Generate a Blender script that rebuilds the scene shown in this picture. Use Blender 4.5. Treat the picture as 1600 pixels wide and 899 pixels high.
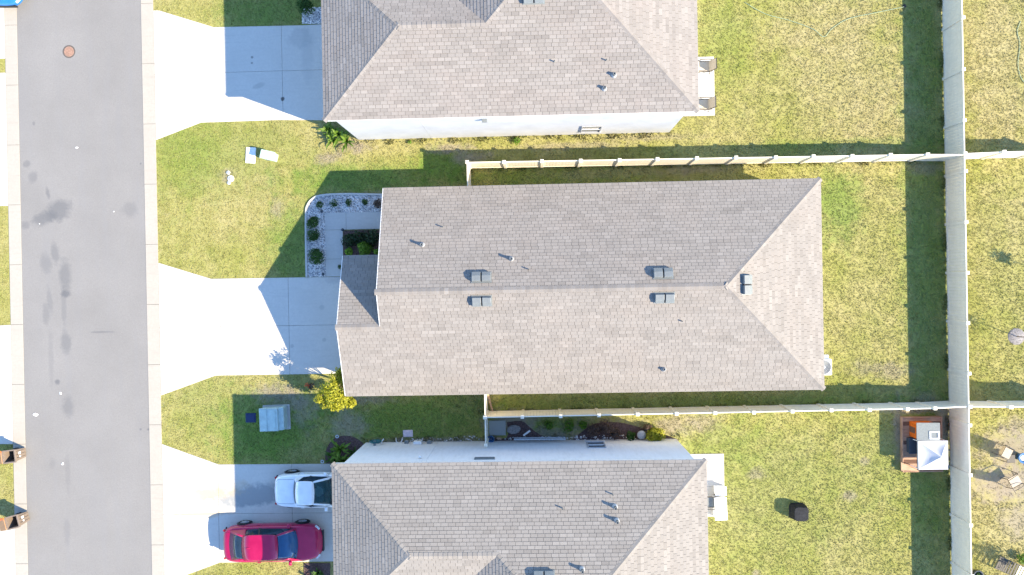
import bpy, bmesh, math, random
import numpy as np
from mathutils import Vector, Matrix
random.seed(7); np.random.seed(7)
R = math.radians
scene = bpy.context.scene
for o in list(bpy.data.objects): bpy.data.objects.remove(o)
C = scene.collection

# ------------------------------------------------------------------ camera, sky, sun, exposure
F, H, NX, NY, ROLL = 1235.0, 39.5, 838.0, 445.0, R(1.05)     # drone 39.5 m up, nearly straight down
_d = Vector(((NX-800)/F, -(NY-449.5)/F, -1.0)).normalized()
_up = -_d
_x = Vector((math.cos(ROLL), math.sin(ROLL), 0)); _x = (_x - _up*_x.dot(_up)).normalized()
_y = _up.cross(_x)
BAS = Matrix((_x, _y, _up))                                   # camera axes -> world axes
cam_d = bpy.data.cameras.new('camera'); cam = bpy.data.objects.new('camera', cam_d); C.objects.link(cam)
cam.matrix_world = Matrix.Translation((0, 0, H)) @ BAS.to_4x4()
cam_d.sensor_width = 36; cam_d.lens = F/1600*36; cam_d.clip_end = 1000
scene.camera = cam
def P(px, py, z=0.0):                                         # survey: photo point at a known height -> plan metres
    w = BAS @ Vector(((px-800)/F, -(py-449.5)/F, -1.0)); t = (z-H)/w.z
    return (w.x*t, w.y*t)
def P3(px, py, z=0.0):
    a = P(px, py, z); return Vector((a[0], a[1], z))

SUN_VEC = Vector((1.28, -0.50, 1.0)).normalized()             # towards the sun
world = bpy.data.worlds.new('World'); scene.world = world; world.use_nodes = True
wn = world.node_tree; bg = wn.nodes['Background']
sky = wn.nodes.new('ShaderNodeTexSky'); sky.sky_type = 'NISHITA'; sky.sun_disc = False; sky.air_density = 1.0; sky.dust_density = 0.0; sky.ozone_density = 4.5
sky.sun_elevation = math.asin(SUN_VEC.z); sky.sun_rotation = math.atan2(SUN_VEC.x, SUN_VEC.y)
wn.links.new(sky.outputs[0], bg.inputs[0]); bg.inputs[1].default_value = 0.15
sd = bpy.data.lights.new('sun', 'SUN'); sd.energy = 4.0; sd.angle = R(0.5); sd.color = (1.0, 0.86, 0.64)
so = bpy.data.objects.new('sun', sd); C.objects.link(so)
so.rotation_euler = SUN_VEC.to_track_quat('Z', 'Y').to_euler(); so.location = (20, -10, 30)
scene.view_settings.view_transform = 'Standard'; scene.view_settings.look = 'None'
scene.view_settings.exposure = 1.72; scene.view_settings.gamma = 1.0; scene.view_settings.use_curve_mapping = False

# ------------------------------------------------------------------ mesh helpers
class MB:
    def __init__(s): s.v = []; s.f = []; s.t = []
    def poly(s, pts, t=None):
        i = len(s.v); s.v += [tuple(p) for p in pts]; s.f.append(tuple(range(i, i+len(pts)))); s.t.append(t); return s
    def box(s, a, b, m=None):
        x0,y0,z0 = a; x1,y1,z1 = b
        c = [(x0,y0,z0),(x1,y0,z0),(x1,y1,z0),(x0,y1,z0),(x0,y0,z1),(x1,y0,z1),(x1,y1,z1),(x0,y1,z1)]
        return s.hexa(c, m)
    def hexa(s, c, m=None):
        i = len(s.v)
        s.v += [tuple(m @ Vector(p)) if m else tuple(p) for p in c]
        for q in ((3,2,1,0),(4,5,6,7),(0,1,5,4),(1,2,6,5),(2,3,7,6),(3,0,4,7)): s.f.append(tuple(i+k for k in q)); s.t.append(None)
        return s
    def prism(s, pts, z0, z1):                                 # plan polygon, counter-clockwise
        n = len(pts); i = len(s.v)
        s.v += [(p[0],p[1],z0) for p in pts] + [(p[0],p[1],z1) for p in pts]
        s.f.append(tuple(i+n+k for k in range(n))); s.f.append(tuple(i+n-1-k for k in range(n)))
        for k in range(n): s.f.append((i+k, i+(k+1)%n, i+n+(k+1)%n, i+n+k))
        s.t += [None]*(n+2); return s
    def tube(s, pts, r, n=8, cap=True):
        pts = [Vector(p) for p in pts]; rr = r if isinstance(r,(list,tuple)) else [r]*len(pts); rings = []
        for k, p in enumerate(pts):
            a = pts[max(k-1,0)]; b = pts[min(k+1,len(pts)-1)]; d = (b-a).normalized()
            u = d.cross(Vector((0,0,1)) if abs(d.z) < .95 else Vector((1,0,0))).normalized(); w = d.cross(u)
            rings.append(len(s.v))
            for j in range(n):
                q = 2*math.pi*j/n; s.v.append(tuple(p + (u*math.cos(q)+w*math.sin(q))*rr[k]))
        for k in range(len(pts)-1):
            for j in range(n): s.f.append((rings[k]+j, rings[k]+(j+1)%n, rings[k+1]+(j+1)%n, rings[k+1]+j)); s.t.append(None)
        if cap:
            s.f.append(tuple(rings[0]+n-1-j for j in range(n))); s.f.append(tuple(rings[-1]+j for j in range(n))); s.t += [None,None]
        return s
    def lathe(s, prof, c=(0,0,0), n=20, axis='z'):            # prof: (radius, height)
        rings = []
        for r, z in prof:
            rings.append(len(s.v))
            for j in range(n):
                q = 2*math.pi*j/n; x, y = r*math.cos(q), r*math.sin(q)
                p = (x,y,z) if axis == 'z' else (x,z,y)
                s.v.append((c[0]+p[0], c[1]+p[1], c[2]+p[2]))
        for k in range(len(prof)-1):
            for j in range(n):
                q = (rings[k]+j, rings[k]+(j+1)%n, rings[k+1]+(j+1)%n, rings[k+1]+j)
                s.f.append(q if axis == 'z' else q[::-1]); s.t.append(None)
        return s
    def mesh(s, name, smooth=False):
        me = bpy.data.meshes.new(name); me.from_pydata(s.v, [], s.f)
        if any(t is not None for t in s.t):
            at = me.attributes.new('tint', 'FLOAT', 'FACE'); at.data.foreach_set('value', [0.5 if t is None else t for t in s.t])
        if smooth: me.polygons.foreach_set('use_smooth', [True]*len(me.polygons))
        me.update(); return me
def obj(name, mb, mat, parent=None, loc=None, rotz=None, smooth=False, bevel=0, sub=0):
    me = mb.mesh(name, smooth) if isinstance(mb, MB) else mb
    if mat and not me.materials: me.materials.append(mat)
    o = bpy.data.objects.new(name, me); C.objects.link(o)
    if parent: o.parent = parent
    if loc is not None: o.location = loc
    if rotz: o.rotation_euler = (0,0,rotz)
    if bevel:
        m = o.modifiers.new('bevel','BEVEL'); m.width = bevel; m.segments = 2; m.limit_method = 'ANGLE'; m.angle_limit = R(35)
    if sub:
        m = o.modifiers.new('sub','SUBSURF'); m.levels = sub; m.render_levels = sub
    return o
def tag(o, label, cat=None, group=None, kind=None):
    if label: o['label'] = label
    if cat: o['category'] = cat
    if group: o['group'] = group
    if kind: o['kind'] = kind
    return o
def thing(name, label, cat, loc=(0,0,0), rotz=0, group=None):
    o = bpy.data.objects.new(name, None); C.objects.link(o); o.empty_display_size = .2
    o.location = loc; o.rotation_euler = (0,0,rotz); return tag(o, label, cat, group)
def struct(name, mb, mat, **k):
    return tag(obj(name, mb, mat, **k), None, None, None, 'structure')
def copy_tree(o, parent=None):
    c = o.copy(); C.objects.link(c); c.parent = parent
    for ch in list(o.children): copy_tree(ch, c)
    return c
def ccw(p):
    a = sum(p[i][0]*p[(i+1)%len(p)][1]-p[(i+1)%len(p)][0]*p[i][1] for i in range(len(p)))
    return list(p) if a > 0 else list(p)[::-1]
def clip(poly, nx, ny, d):                                     # keep nx*x+ny*y <= d
    out = []
    for i in range(len(poly)):
        a, b = poly[i], poly[(i+1)%len(poly)]
        da = nx*a[0]+ny*a[1]-d; db = nx*b[0]+ny*b[1]-d
        if da <= 0: out.append(a)
        if (da < 0 < db) or (db < 0 < da):
            t = da/(da-db); out.append((a[0]+(b[0]-a[0])*t, a[1]+(b[1]-a[1])*t))
    return out

# ------------------------------------------------------------------ materials
class N:                                                       # small node helper
    def __init__(s, name, rough=.8, spec=.3):
        s.m = bpy.data.materials.new(name); s.m.use_nodes = True; s.t = s.m.node_tree
        s.b = s.t.nodes['Principled BSDF']; s.b.inputs['Roughness'].default_value = rough
        s.b.inputs['Specular IOR Level'].default_value = spec
        g = s.t.nodes.new('ShaderNodeNewGeometry'); s.pos = g.outputs['Position']; s._obj = None
    def objco(s):
        n = s.t.nodes.new('ShaderNodeTexCoord'); return n.outputs['Object']
    def new(s, k): return s.t.nodes.new(k)
    def link(s, a, b): s.t.links.new(a, b)
    def scaled(s, v, sc):
        n = s.new('ShaderNodeVectorMath'); n.operation = 'MULTIPLY'; s.link(v, n.inputs[0]); n.inputs[1].default_value = sc; return n.outputs[0]
    def noise(s, scale, detail=3, rough=.6, vec=None):
        n = s.new('ShaderNodeTexNoise'); n.inputs['Scale'].default_value = scale; n.inputs['Detail'].default_value = detail
        n.inputs['Roughness'].default_value = rough; s.link(vec or s.pos, n.inputs['Vector']); return n.outputs['Fac']
    def rng(s, v, a, b, c=0, d=1):
        n = s.new('ShaderNodeMapRange'); s.link(v, n.inputs[0])
        for i, x in enumerate((a,b,c,d)): n.inputs[1+i].default_value = x
        return n.outputs[0]
    def math(s, op, a, b):
        n = s.new('ShaderNodeMath'); n.operation = op
        for i, x in enumerate((a,b)):
            if isinstance(x,(int,float)): n.inputs[i].default_value = x
            else: s.link(x, n.inputs[i])
        return n.outputs[0]
    def mix(s, fac, a, b, mode='MIX'):
        n = s.new('ShaderNodeMix'); n.data_type = 'RGBA'; n.blend_type = mode
        for i, x in ((0,fac),(6,a),(7,b)):
            if isinstance(x,(int,float)): n.inputs[i].default_value = x
            elif isinstance(x, tuple): n.inputs[i].default_value = (*x,1) if len(x) == 3 else x
            else: s.link(x, n.inputs[i])
        return n.outputs[2]
    def spot(s, cx, cy, rx, ry, ang=0, ragged=.35, soft=.5, nscale=2.5, vec=None):   # irregular patch mask in plan
        m = s.new('ShaderNodeMapping'); m.vector_type = 'TEXTURE'
        m.inputs['Location'].default_value = (cx,cy,0); m.inputs['Rotation'].default_value = (0,0,ang); m.inputs['Scale'].default_value = (rx,ry,1e4)
        s.link(vec or s.pos, m.inputs['Vector'])
        l = s.new('ShaderNodeVectorMath'); l.operation = 'LENGTH'; s.link(m.outputs[0], l.inputs[0])
        nz = s.rng(s.noise(nscale, 4, .65, vec), .3, .7, -ragged, ragged)
        return s.rng(s.math('ADD', l.outputs['Value'], nz), 1+soft/2, 1-soft/2)
    def bump(s, h, strength=.3, dist=.02):
        n = s.new('ShaderNodeBump'); n.inputs['Strength'].default_value = strength; n.inputs['Distance'].default_value = dist
        s.link(h, n.inputs['Height']); s.link(n.outputs[0], s.b.inputs['Normal'])
    def color(s, c):
        if isinstance(c, tuple): s.b.inputs['Base Color'].default_value = (*c,1)
        else: s.link(c, s.b.inputs['Base Color'])
        return s.m
def plain(name, c, rough=.6, spec=.4, var=.12, scale=14, metal=0, coat=0):           # paint/plastic with slight unevenness
    n = N(name, rough, spec); n.b.inputs['Metallic'].default_value = metal; n.b.inputs['Coat Weight'].default_value = coat
    n.b.inputs['Coat Roughness'].default_value = .06
    d = tuple(max(0,x*(1-var)) for x in c); e = tuple(min(1,x*(1+var*.6)) for x in c)
    return n.color(n.mix(n.rng(n.noise(scale,4,.6,n.objco()), .35,.65), d, e))

MAT = {}
def concrete(name, c, stains=()):
    n = N(name, .9, .2)
    a = n.mix(n.rng(n.noise(.7,4), .3,.7), tuple(x*.90 for x in c), c)
    a = n.mix(n.rng(n.noise(9,5,.7), .35,.75), a, tuple(x*.86 for x in c))
    a = n.mix(n.math('MULTIPLY', n.rng(n.noise(3,5,.7,n.scaled(n.pos,(.25,2.5,1))), .52,.72), .35), a, tuple(x*.72 for x in c))
    for cx,cy,rx,ry,ang,k,col in stains: a = n.mix(n.math('MULTIPLY', n.spot(cx,cy,rx,ry,ang), k), a, col)
    n.bump(n.noise(70,3), .15, .004)
    return n.color(a)
_st = []
for px,py,w,h,an,k,col in ((395,775,60,16,.12,.75,(.22,.24,.25)),(300,775,60,9,.1,.55,(.50,.38,.24)),(310,805,50,7,.1,.5,(.50,.36,.22)),(345,765,40,14,.1,.4,(.46,.36,.24)),
                           (330,868,12,6,0,.5,(.45,.32,.2)),(394,90,2,2,0,.6,(.1,.1,.1)),(394,99,2,2,0,.6,(.1,.1,.1)),(442,155,3,3,0,.8,(.04,.04,.04)),(405,134,9,4,.3,.3,(.2,.2,.2)),
                           (470,60,20,14,0,.25,(.25,.25,.25)),(480,90,9,40,0,.2,(.3,.3,.3)),(524,436,14,7,0,.35,(.3,.3,.3)),(457,541,3,3,0,.35,(.2,.2,.2)),(503,480,4,4,0,.25,(.2,.2,.2)),(507,531,3,3,0,.3,(.2,.2,.2))):
    x,y = P(px,py); _st.append((x,y,w/31.3,h/31.3,an,k,col))
MAT['drive'] = concrete('driveway_concrete', (.56,.53,.48), _st)
MAT['gutter'] = concrete('gutter_concrete', (.385,.355,.305))
MAT['walk'] = concrete('walkway_concrete', (.50,.49,.46))
MAT['pad'] = concrete('old_concrete', (.36,.37,.35))
def asphalt():
    n = N('asphalt', .92, .2)
    c = n.mix(n.rng(n.noise(.35,4), .3,.7), (.200,.193,.183), (.230,.222,.211))
    c = n.mix(n.math('MULTIPLY', n.rng(n.noise(14,6,.85), .42,.70), .42), c, (.135,.13,.125))
    c = n.mix(n.math('MULTIPLY', n.rng(n.noise(17,6,.85), .56,.74), .45), c, (.36,.35,.335))
    c = n.mix(n.math('MULTIPLY', n.rng(n.noise(1.2,3,.5,n.scaled(n.pos,(2.2,.12,1))), .5,.72), .35), c, (.20,.198,.198))
    for px,py,w,h,an,k in ((92,329,20,15,.5,.62),(70,341,20,10,.35,.6),(203,328,12,11,0,.3),(40,352,7,6,.3,.4),(42,256,6,5,.5,.45),(52,277,7,9,-.6,.4),(75,302,3,8,.2,.5),
                        (72,412,9,15,.1,.35),(86,396,6,16,.1,.45),(102,432,9,24,0,.5),(103,459,7,5,0,.75),(78,470,4,20,.1,.3),(72,490,6,16,0,.35),(100,480,4,30,0,.3),(103,536,8,17,0,.45),(80,560,4,40,0,.2),
                        (106,636,9,15,0,.4),(90,597,4,4,0,.7),(160,519,18,1.5,0,.5),(82,724,5,8,0,.2),(106,740,4,30,0,.2),(105,830,5,20,0,.2),(232,671,2,2,0,.8),(220,671,1.5,1.5,0,.7),(220,256,1.5,1.5,0,.7),(53,193,2,3,0,.5)):
        x,y = P(px,py); c = n.mix(n.math('MULTIPLY', n.spot(x,y,w/31.3,h/31.3,an,.3,.7,3), k), c, (.105,.108,.115))
    n.bump(n.noise(60,4,.8), .35, .01)
    return n.color(c)
MAT['asphalt'] = asphalt()

def turf(name, blades):
    n = N(name, .85, .15)
    big = n.rng(n.noise(.22,3,.55), .36,.64); med = n.rng(n.noise(1.3,4,.65), .33,.67); fine = n.rng(n.noise(17,4,.75), .3,.7)
    green = n.mix(med, (.212,.240,.042), (.288,.286,.068)); straw = n.mix(med, (.325,.278,.118), (.41,.352,.185))
    f = n.math('ADD', n.math('MULTIPLY', big, .42), n.math('MULTIPLY', fine, .34))
    c0 = n.mix(f, green, straw)
    c0 = n.mix(n.math('MULTIPLY', n.rng(n.noise(.9,6,.7), .52,.74), .30), c0, (.12,.19,.026))
    c0 = n.mix(n.math('MULTIPLY', n.rng(n.noise(1.7,6,.75), .60,.76), .5), c0, (.30,.255,.19))
    def pt(px,py,w,h,k): x,y = P(px,py); return (x,y,w/31.3,h/31.3,k)
    for a in (pt(1330,120,100,100,.55),pt(1380,200,60,60,.5),pt(1280,40,80,50,.5),pt(1560,110,50,140,.75),pt(1390,560,50,50,.3),pt(1370,300,40,40,.2),pt(420,330,60,50,.3),pt(1565,800,50,120,.6),pt(370,300,60,40,.2),pt(640,225,110,16,.45),pt(1000,215,120,10,.35),pt(1090,665,45,22,.6),pt(1560,440,50,90,.15),pt(440,595,50,10,.4)):
        c0 = n.mix(n.math('MULTIPLY', n.spot(*a[:4],0,.5,.9,1.2), a[4]), c0, straw)
    lush_shade = n.mix(fine, (.060,.160,.018), (.135,.235,.032))  # darker green: lusher side yards and swale, with house shade painted in
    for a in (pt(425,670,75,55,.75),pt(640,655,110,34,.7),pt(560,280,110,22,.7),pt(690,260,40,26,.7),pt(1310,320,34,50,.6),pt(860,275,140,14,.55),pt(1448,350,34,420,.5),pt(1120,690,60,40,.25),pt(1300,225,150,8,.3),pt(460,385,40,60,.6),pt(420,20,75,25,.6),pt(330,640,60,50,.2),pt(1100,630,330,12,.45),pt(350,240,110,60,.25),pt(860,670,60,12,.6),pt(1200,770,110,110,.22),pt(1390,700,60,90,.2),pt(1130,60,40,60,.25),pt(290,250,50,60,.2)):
        c0 = n.mix(n.math('MULTIPLY', n.spot(*a[:4],0,.5,.9,1.4), a[4]), c0, lush_shade)
    soil = n.mix(fine, (.20,.165,.135), (.33,.28,.235))
    for a in (pt(555,230,24,8,.75),pt(520,245,14,7,.6),pt(700,232,30,8,.7),pt(735,245,28,10,.7),pt(640,305,90,6,.5),pt(900,228,90,5,.5),pt(1010,215,60,5,.4),pt(800,660,35,18,.85),pt(850,680,50,12,.7),pt(950,672,60,16,.6),pt(1050,665,30,14,.6),pt(1405,670,8,40,.8),pt(1477,670,10,36,.85),pt(1440,641,60,5,.7),pt(1585,700,45,26,.75),pt(1575,755,52,26,.8),pt(1590,815,26,24,.6),pt(1590,665,24,14,.6),
              pt(1327,775,10,7,.6),pt(1182,740,14,8,.5),pt(1182,896,6,5,.6),pt(1350,720,7,6,.5),pt(428,612,32,12,.6),pt(445,628,32,20,.55),pt(475,640,20,26,.45),pt(545,665,26,22,.6),pt(570,625,40,6,.6),pt(700,690,60,6,.7),pt(640,690,60,5,.7),pt(505,250,12,8,.5),pt(432,325,9,14,.45),pt(1395,580,26,12,.5),pt(1350,575,20,10,.4),pt(1448,628,20,14,.5),pt(1445,262,26,10,.5),pt(1100,660,26,12,.5),pt(355,275,10,9,.5),pt(960,270,100,8,.3),pt(1090,265,50,6,.45)):
        c0 = n.mix(n.math('MULTIPLY', n.spot(*a[:4],0,.6,1.0,2.2), a[4]), c0, soil)
    if blades:
        at = n.new('ShaderNodeAttribute'); at.attribute_name = 'tint'
        c0 = n.mix(n.rng(at.outputs['Fac'],0,1,.0,1), n.mix(.26, c0, (.05,.075,.010)), n.mix(.28, c0, (.50,.46,.26)))
    else:
        c0 = n.mix(n.math('MULTIPLY', n.rng(n.noise(26,3,.8), .45,.75), .35), c0, (.11,.10,.035)); n.bump(n.noise(30,4,.8), .6, .03)
    return n.color(c0)
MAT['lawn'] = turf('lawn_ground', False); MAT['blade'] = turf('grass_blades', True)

def shingle_mat(name, dark, light, warm):
    n = N(name, .95, .15)
    at = n.new('ShaderNodeAttribute'); at.attribute_name = 'tint'
    c = n.mix(at.outputs['Fac'], dark, light)
    c = n.mix(n.math('MULTIPLY', n.rng(n.noise(.8,3), .45,.7), .35), c, warm)
    c = n.mix(n.math('MULTIPLY', n.rng(n.noise(60,3,.8), .45,.7), .3), c, tuple(x*.5 for x in dark))
    n.bump(n.noise(90,3,.8), .3, .004)
    return n.color(c)
MAT['sh_c'] = shingle_mat('asphalt_shingle_centre', (.202,.184,.166), (.284,.261,.237), (.285,.248,.216))
MAT['sh_t'] = shingle_mat('asphalt_shingle_north', (.196,.178,.163), (.290,.266,.245), (.280,.240,.215))
MAT['sh_b'] = shingle_mat('asphalt_shingle_south', (.202,.186,.169), (.284,.263,.240), (.275,.245,.214))
MAT['deck'] = plain('roof_underlay', (.115,.106,.099), .95)
MAT['stucco'] = N('white_stucco', .9, .2); _n = MAT['stucco']
_n.bump(_n.noise(40,4,.7), .25, .01)
MAT['stucco'] = _n.color(_n.mix(_n.rng(_n.noise(1.0,4), .35,.7), (.56,.57,.585), (.49,.50,.515)))
MAT['stucco_south'] = N('white_stucco_south', .9, .2); _n = MAT['stucco_south']; _n.bump(_n.noise(40,4,.7), .25, .01)
MAT['stucco_south'] = _n.color(_n.mix(_n.math('MULTIPLY', _n.rng(_n.noise(3,5,.7,_n.scaled(_n.pos,(2,1,.3))), .45,.75), .6), (.70,.70,.70), (.58,.575,.565)))
MAT['stucco2'] = N('pale_stucco', .9, .2); _n = MAT['stucco2']; _n.bump(_n.noise(40,4,.7), .25, .01)
MAT['stucco2'] = _n.color(_n.mix(_n.rng(_n.noise(1.0,4), .35,.7), (.66,.66,.65), (.57,.575,.57)))
MAT['trim'] = plain('white_trim', (.74,.73,.71), .5)
MAT['vinyl'] = plain('almond_vinyl', (.80,.735,.60), .45, .4, .06, 3)
MAT['metal_grey'] = plain('grey_painted_metal', (.17,.185,.185), .45, .5, .1, 5)
MAT['dark_gap'] = plain('dark_louvre', (.02,.022,.03), .7)
MAT['lead'] = plain('lead_boot', (.36,.37,.385), .6)
MAT['pvc'] = plain('white_pvc', (.75,.75,.74), .4)
MAT['white_plastic'] = plain('white_plastic', (.78,.78,.77), .4)
MAT['black_plastic'] = plain('black_plastic', (.015,.016,.02), .5)
MAT['black_cloth'] = plain('black_fabric', (.022,.023,.026), .8, .2, .3, 9)
MAT['green_box'] = plain('pale_green_enclosure', (.46,.60,.46), .5)
MAT['trans_box'] = plain('transformer_paint', (.36,.47,.46), .45, .4, .14, 4)
MAT['blue_box'] = plain('blue_meter_lid', (.010,.026,.085), .5)
MAT['iron'] = plain('rusty_cast_iron', (.30,.185,.135), .75, .3, .25, 12)
MAT['iron_ring'] = plain('cast_iron_ring', (.10,.085,.075), .8)
MAT['bin'] = plain('taupe_bin_plastic', (.20,.155,.12), .55)
MAT['bin_lid'] = plain('tan_lid_plastic', (.36,.19,.085), .5)
MAT['orange'] = plain('orange_plastic', (.72,.13,.015), .45)
MAT['orange_wood'] = plain('orange_painted_wood', (.62,.13,.012), .7, .2, .25, 6)
MAT['paper'] = plain('white_paper', (.8,.8,.78), .8)
MAT['hose'] = plain('pale_green_hose', (.30,.40,.27), .5)
MAT['teal'] = plain('teal_hose', (.02,.12,.13), .4)
MAT['alu'] = plain('aluminium', (.52,.56,.60), .35, .5, .1, 9, .6)
MAT['sling'] = plain('beige_sling_cloth', (.50,.42,.31), .8)
MAT['frame'] = plain('dark_bronze_frame', (.045,.038,.03), .45)
MAT['bark'] = plain('bark', (.13,.095,.06), .9, .2, .4, 20)
MAT['blue_tub'] = plain('blue_bucket', (.05,.16,.36), .4)
MAT['canopy'] = plain('white_canopy_cloth', (.50,.50,.52), .8, .2, .05, 3)
MAT['roof_panel'] = plain('grey_playhouse_roof', (.20,.22,.215), .7)
MAT['slate'] = plain('slate_tarp', (.035,.05,.07), .6)
MAT['pink_lid'] = plain('pale_lilac_plastic', (.55,.48,.52), .5)
MAT['tyre'] = plain('tyre_rubber', (.012,.012,.014), .85)
MAT['rim'] = plain('alloy', (.45,.46,.48), .3, .5, .05, 5, .8)
MAT['cabin'] = plain('dark_cabin_trim', (.018,.018,.02), .8)
MAT['seat'] = plain('grey_seat_cloth', (.15,.145,.14), .85)
MAT['beige_trim'] = plain('beige_seat_trim', (.42,.37,.30), .8)
MAT['lamp_red'] = plain('red_tail_lamp', (.35,.012,.012), .2, .5)
MAT['lamp_clear'] = plain('clear_head_lamp', (.55,.57,.60), .1, .6)
MAT['mulch'] = N('dark_mulch', .95, .1); _n = MAT['mulch']
_n.bump(_n.noise(25,4,.8), .8, .05)
MAT['mulch'] = _n.color(_n.mix(_n.rng(_n.noise(14,4,.8), .35,.68), (.055,.034,.035), (.17,.115,.105)))
MAT['mulch_grey'] = N('grey_mulch', .95, .1); _n = MAT['mulch_grey']; _n.bump(_n.noise(25,4,.8), .8, .05)
MAT['mulch_grey'] = _n.color(_n.mix(_n.rng(_n.noise(14,4,.8), .35,.68), (.16,.15,.15), (.36,.34,.33)))
MAT['rock_bed'] = N('white_rock_bed', .95, .1); _n = MAT['rock_bed']
MAT['rock_bed'] = _n.color(_n.mix(_n.rng(_n.noise(22,4,.8), .42,.58), (.16,.16,.17), (.46,.45,.45)))
MAT['rock'] = plain('white_rock', (.66,.645,.63), .85, .2, .25, 3)
def wood(name, a, b):
    n = N(name, .8, .2); v = n.objco()
    c = n.mix(n.rng(n.noise(4,4,.7,n.scaled(v,(1,9,9))), .3,.7), a, b)
    return n.color(n.mix(n.math('MULTIPLY', n.rng(n.noise(2,3,.6), .4,.7), .5), c, tuple(x*.6 for x in a)))
MAT['plank'] = wood('weathered_red_plank', (.34,.19,.12), (.50,.33,.23))
MAT['plank_dark'] = wood('dark_plank', (.10,.052,.035), (.20,.11,.075))
MAT['brace'] = wood('raw_timber', (.42,.27,.17), (.55,.38,.25))
def paint(name, c):
    n = N(name, .28, .5); n.b.inputs['Coat Weight'].default_value = .6; n.b.inputs['Coat Roughness'].default_value = .04
    n.b.inputs['Metallic'].default_value = .1; n.b.inputs['Specular IOR Level'].default_value = .3
    return n.color(n.mix(n.rng(n.noise(2.5,3,.5,n.objco()), .35,.65), c, tuple(min(1,x*1.12+.004) for x in c)))
MAT['red_paint'] = paint('crimson_car_paint', (.33,.002,.055)); MAT['white_paint'] = paint('white_car_paint', (.72,.73,.75)); MAT['blue_paint'] = paint('blue_car_paint', (.02,.15,.42))
def glass(name, tint, f):
    n = N(name, .03, .6); n.color(n.mix(n.rng(n.noise(3,2,.5,n.objco()),.3,.7), tint, tuple(x*1.3 for x in tint)))
    tr = n.new('ShaderNodeBsdfTransparent'); tr.inputs[0].default_value = (.62,.74,.74,1)
    mx = n.new('ShaderNodeMixShader'); mx.inputs[0].default_value = f
    out = [k for k in n.t.nodes if k.type == 'OUTPUT_MATERIAL'][0]
    n.link(tr.outputs[0], mx.inputs[1]); n.link(n.b.outputs[0], mx.inputs[2]); n.link(mx.outputs[0], out.inputs[0]); return n.m
MAT['car_glass'] = glass('car_glass', (.03,.09,.10), .38); MAT['dark_glass'] = glass('tinted_glass', (.015,.03,.05), .85)
MAT['pale_screen'] = glass('painted_reflection_glass', (.46,.53,.54), .75); MAT['blue_screen'] = glass('blue_tinted_glass', (.012,.07,.16), .9)  # pale screen: sky reflection painted in as the glass colour
MAT['pane'] = plain('window_glass', (.03,.045,.06), .05, .6)
def leafmat(name, a, b):
    n = N(name, .55, .35)
    at = n.new('ShaderNodeAttribute'); at.attribute_name = 'tint'
    n.color(n.mix(at.outputs['Fac'], a, n.mix(n.rng(n.noise(6,2),.35,.65), b, tuple(x*.75 for x in b))))
    tl = n.new('ShaderNodeBsdfTranslucent'); n.link(n.b.inputs['Base Color'].links[0].from_socket, tl.inputs[0])
    mx = n.new('ShaderNodeMixShader'); mx.inputs[0].default_value = .3
    out = [k for k in n.t.nodes if k.type == 'OUTPUT_MATERIAL'][0]
    n.link(n.b.outputs[0], mx.inputs[1]); n.link(tl.outputs[0], mx.inputs[2]); n.link(mx.outputs[0], out.inputs[0]); return n.m
MAT['leaf_yellow'] = leafmat('yellow_green_leaf', (.24,.27,.018), (.55,.50,.035)); MAT['leaf_green'] = leafmat('green_leaf', (.022,.07,.012), (.08,.17,.02))
MAT['leaf_bright'] = leafmat('bright_green_leaf', (.08,.19,.015), (.22,.36,.03)); MAT['leaf_dark'] = leafmat('dark_leaf', (.012,.035,.012), (.04,.085,.025))
MAT['leaf_brown'] = leafmat('bronze_leaf', (.07,.05,.04), (.24,.16,.12)); MAT['leaf_strap'] = leafmat('strap_leaf', (.06,.15,.015), (.20,.30,.04))
MAT['flower'] = plain('orange_flower', (.65,.10,.03), .6)

# ------------------------------------------------------------------ the ground: lawn, road, gutters, driveways
XF = 20.29                                                     # rear fence line; a shallow drainage swale runs along it
SWALE = .25
def gz(x, y): return -SWALE*math.exp(-((x-XF)/1.0)**2)
off = [-230,-60,-20,-8,-4,-3,-2.5,-2.1,-1.8,-1.5,-1.25,-1,-.75,-.5,-.25,0,.25,.5,.75,1,1.25,1.5,1.8,2.1,2.5,3,4,10,60,200]
lw = MB()
ys = [-180,-20,0,20,180]
for y in ys:
    for o_ in off: lw.v.append((XF+o_, y, gz(XF+o_, y)))
for j in range(len(ys)-1):
    for i in range(len(off)-1):
        a = j*len(off)+i; lw.f.append((a, a+1, a+1+len(off), a+len(off))); lw.t.append(None)
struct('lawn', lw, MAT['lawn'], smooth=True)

XR0, XR1 = -26.18, -19.76                                      # asphalt edges
struct('road', MB().prism([(XR0,-170),(XR1,-170),(XR1,170),(XR0,170)], -.1, .012), MAT['asphalt'])
PAVED = [[(XR0-.66,-20),(XR1+.66,-20),(XR1+.66,20),(XR0-.66,20)]]
def slabs(name, outline, cuts, z, mat, gap=.012):
    """a concrete apron: dark joint bed + one slab per field between the control joints; cuts are ('x'|'y', value)"""
    outline = ccw(outline); PAVED.append(outline)
    base = struct(name, MB().prism(outline, -.08, z-.022), MAT['joint'])
    fields = [outline]
    for ax, v in cuts:
        nf = []
        for p in fields:
            nx, ny = (1,0) if ax == 'x' else (0,1)
            for q in (clip(p, nx, ny, v-gap/2), clip(p, -nx, -ny, -v-gap/2)):
                if len(q) > 2: nf.append(q)
        fields = nf
    for k, p in enumerate(fields):
        obj('slab', MB().prism(p, -.06, z+.0013*(k % 3)), mat, base, bevel=.006)
    return base
MAT['joint'] = plain('joint_grit', (.13,.12,.105), .95, .1, .3, 20)
gut = [(-30+k*3.05) for k in range(1,20)]
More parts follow.
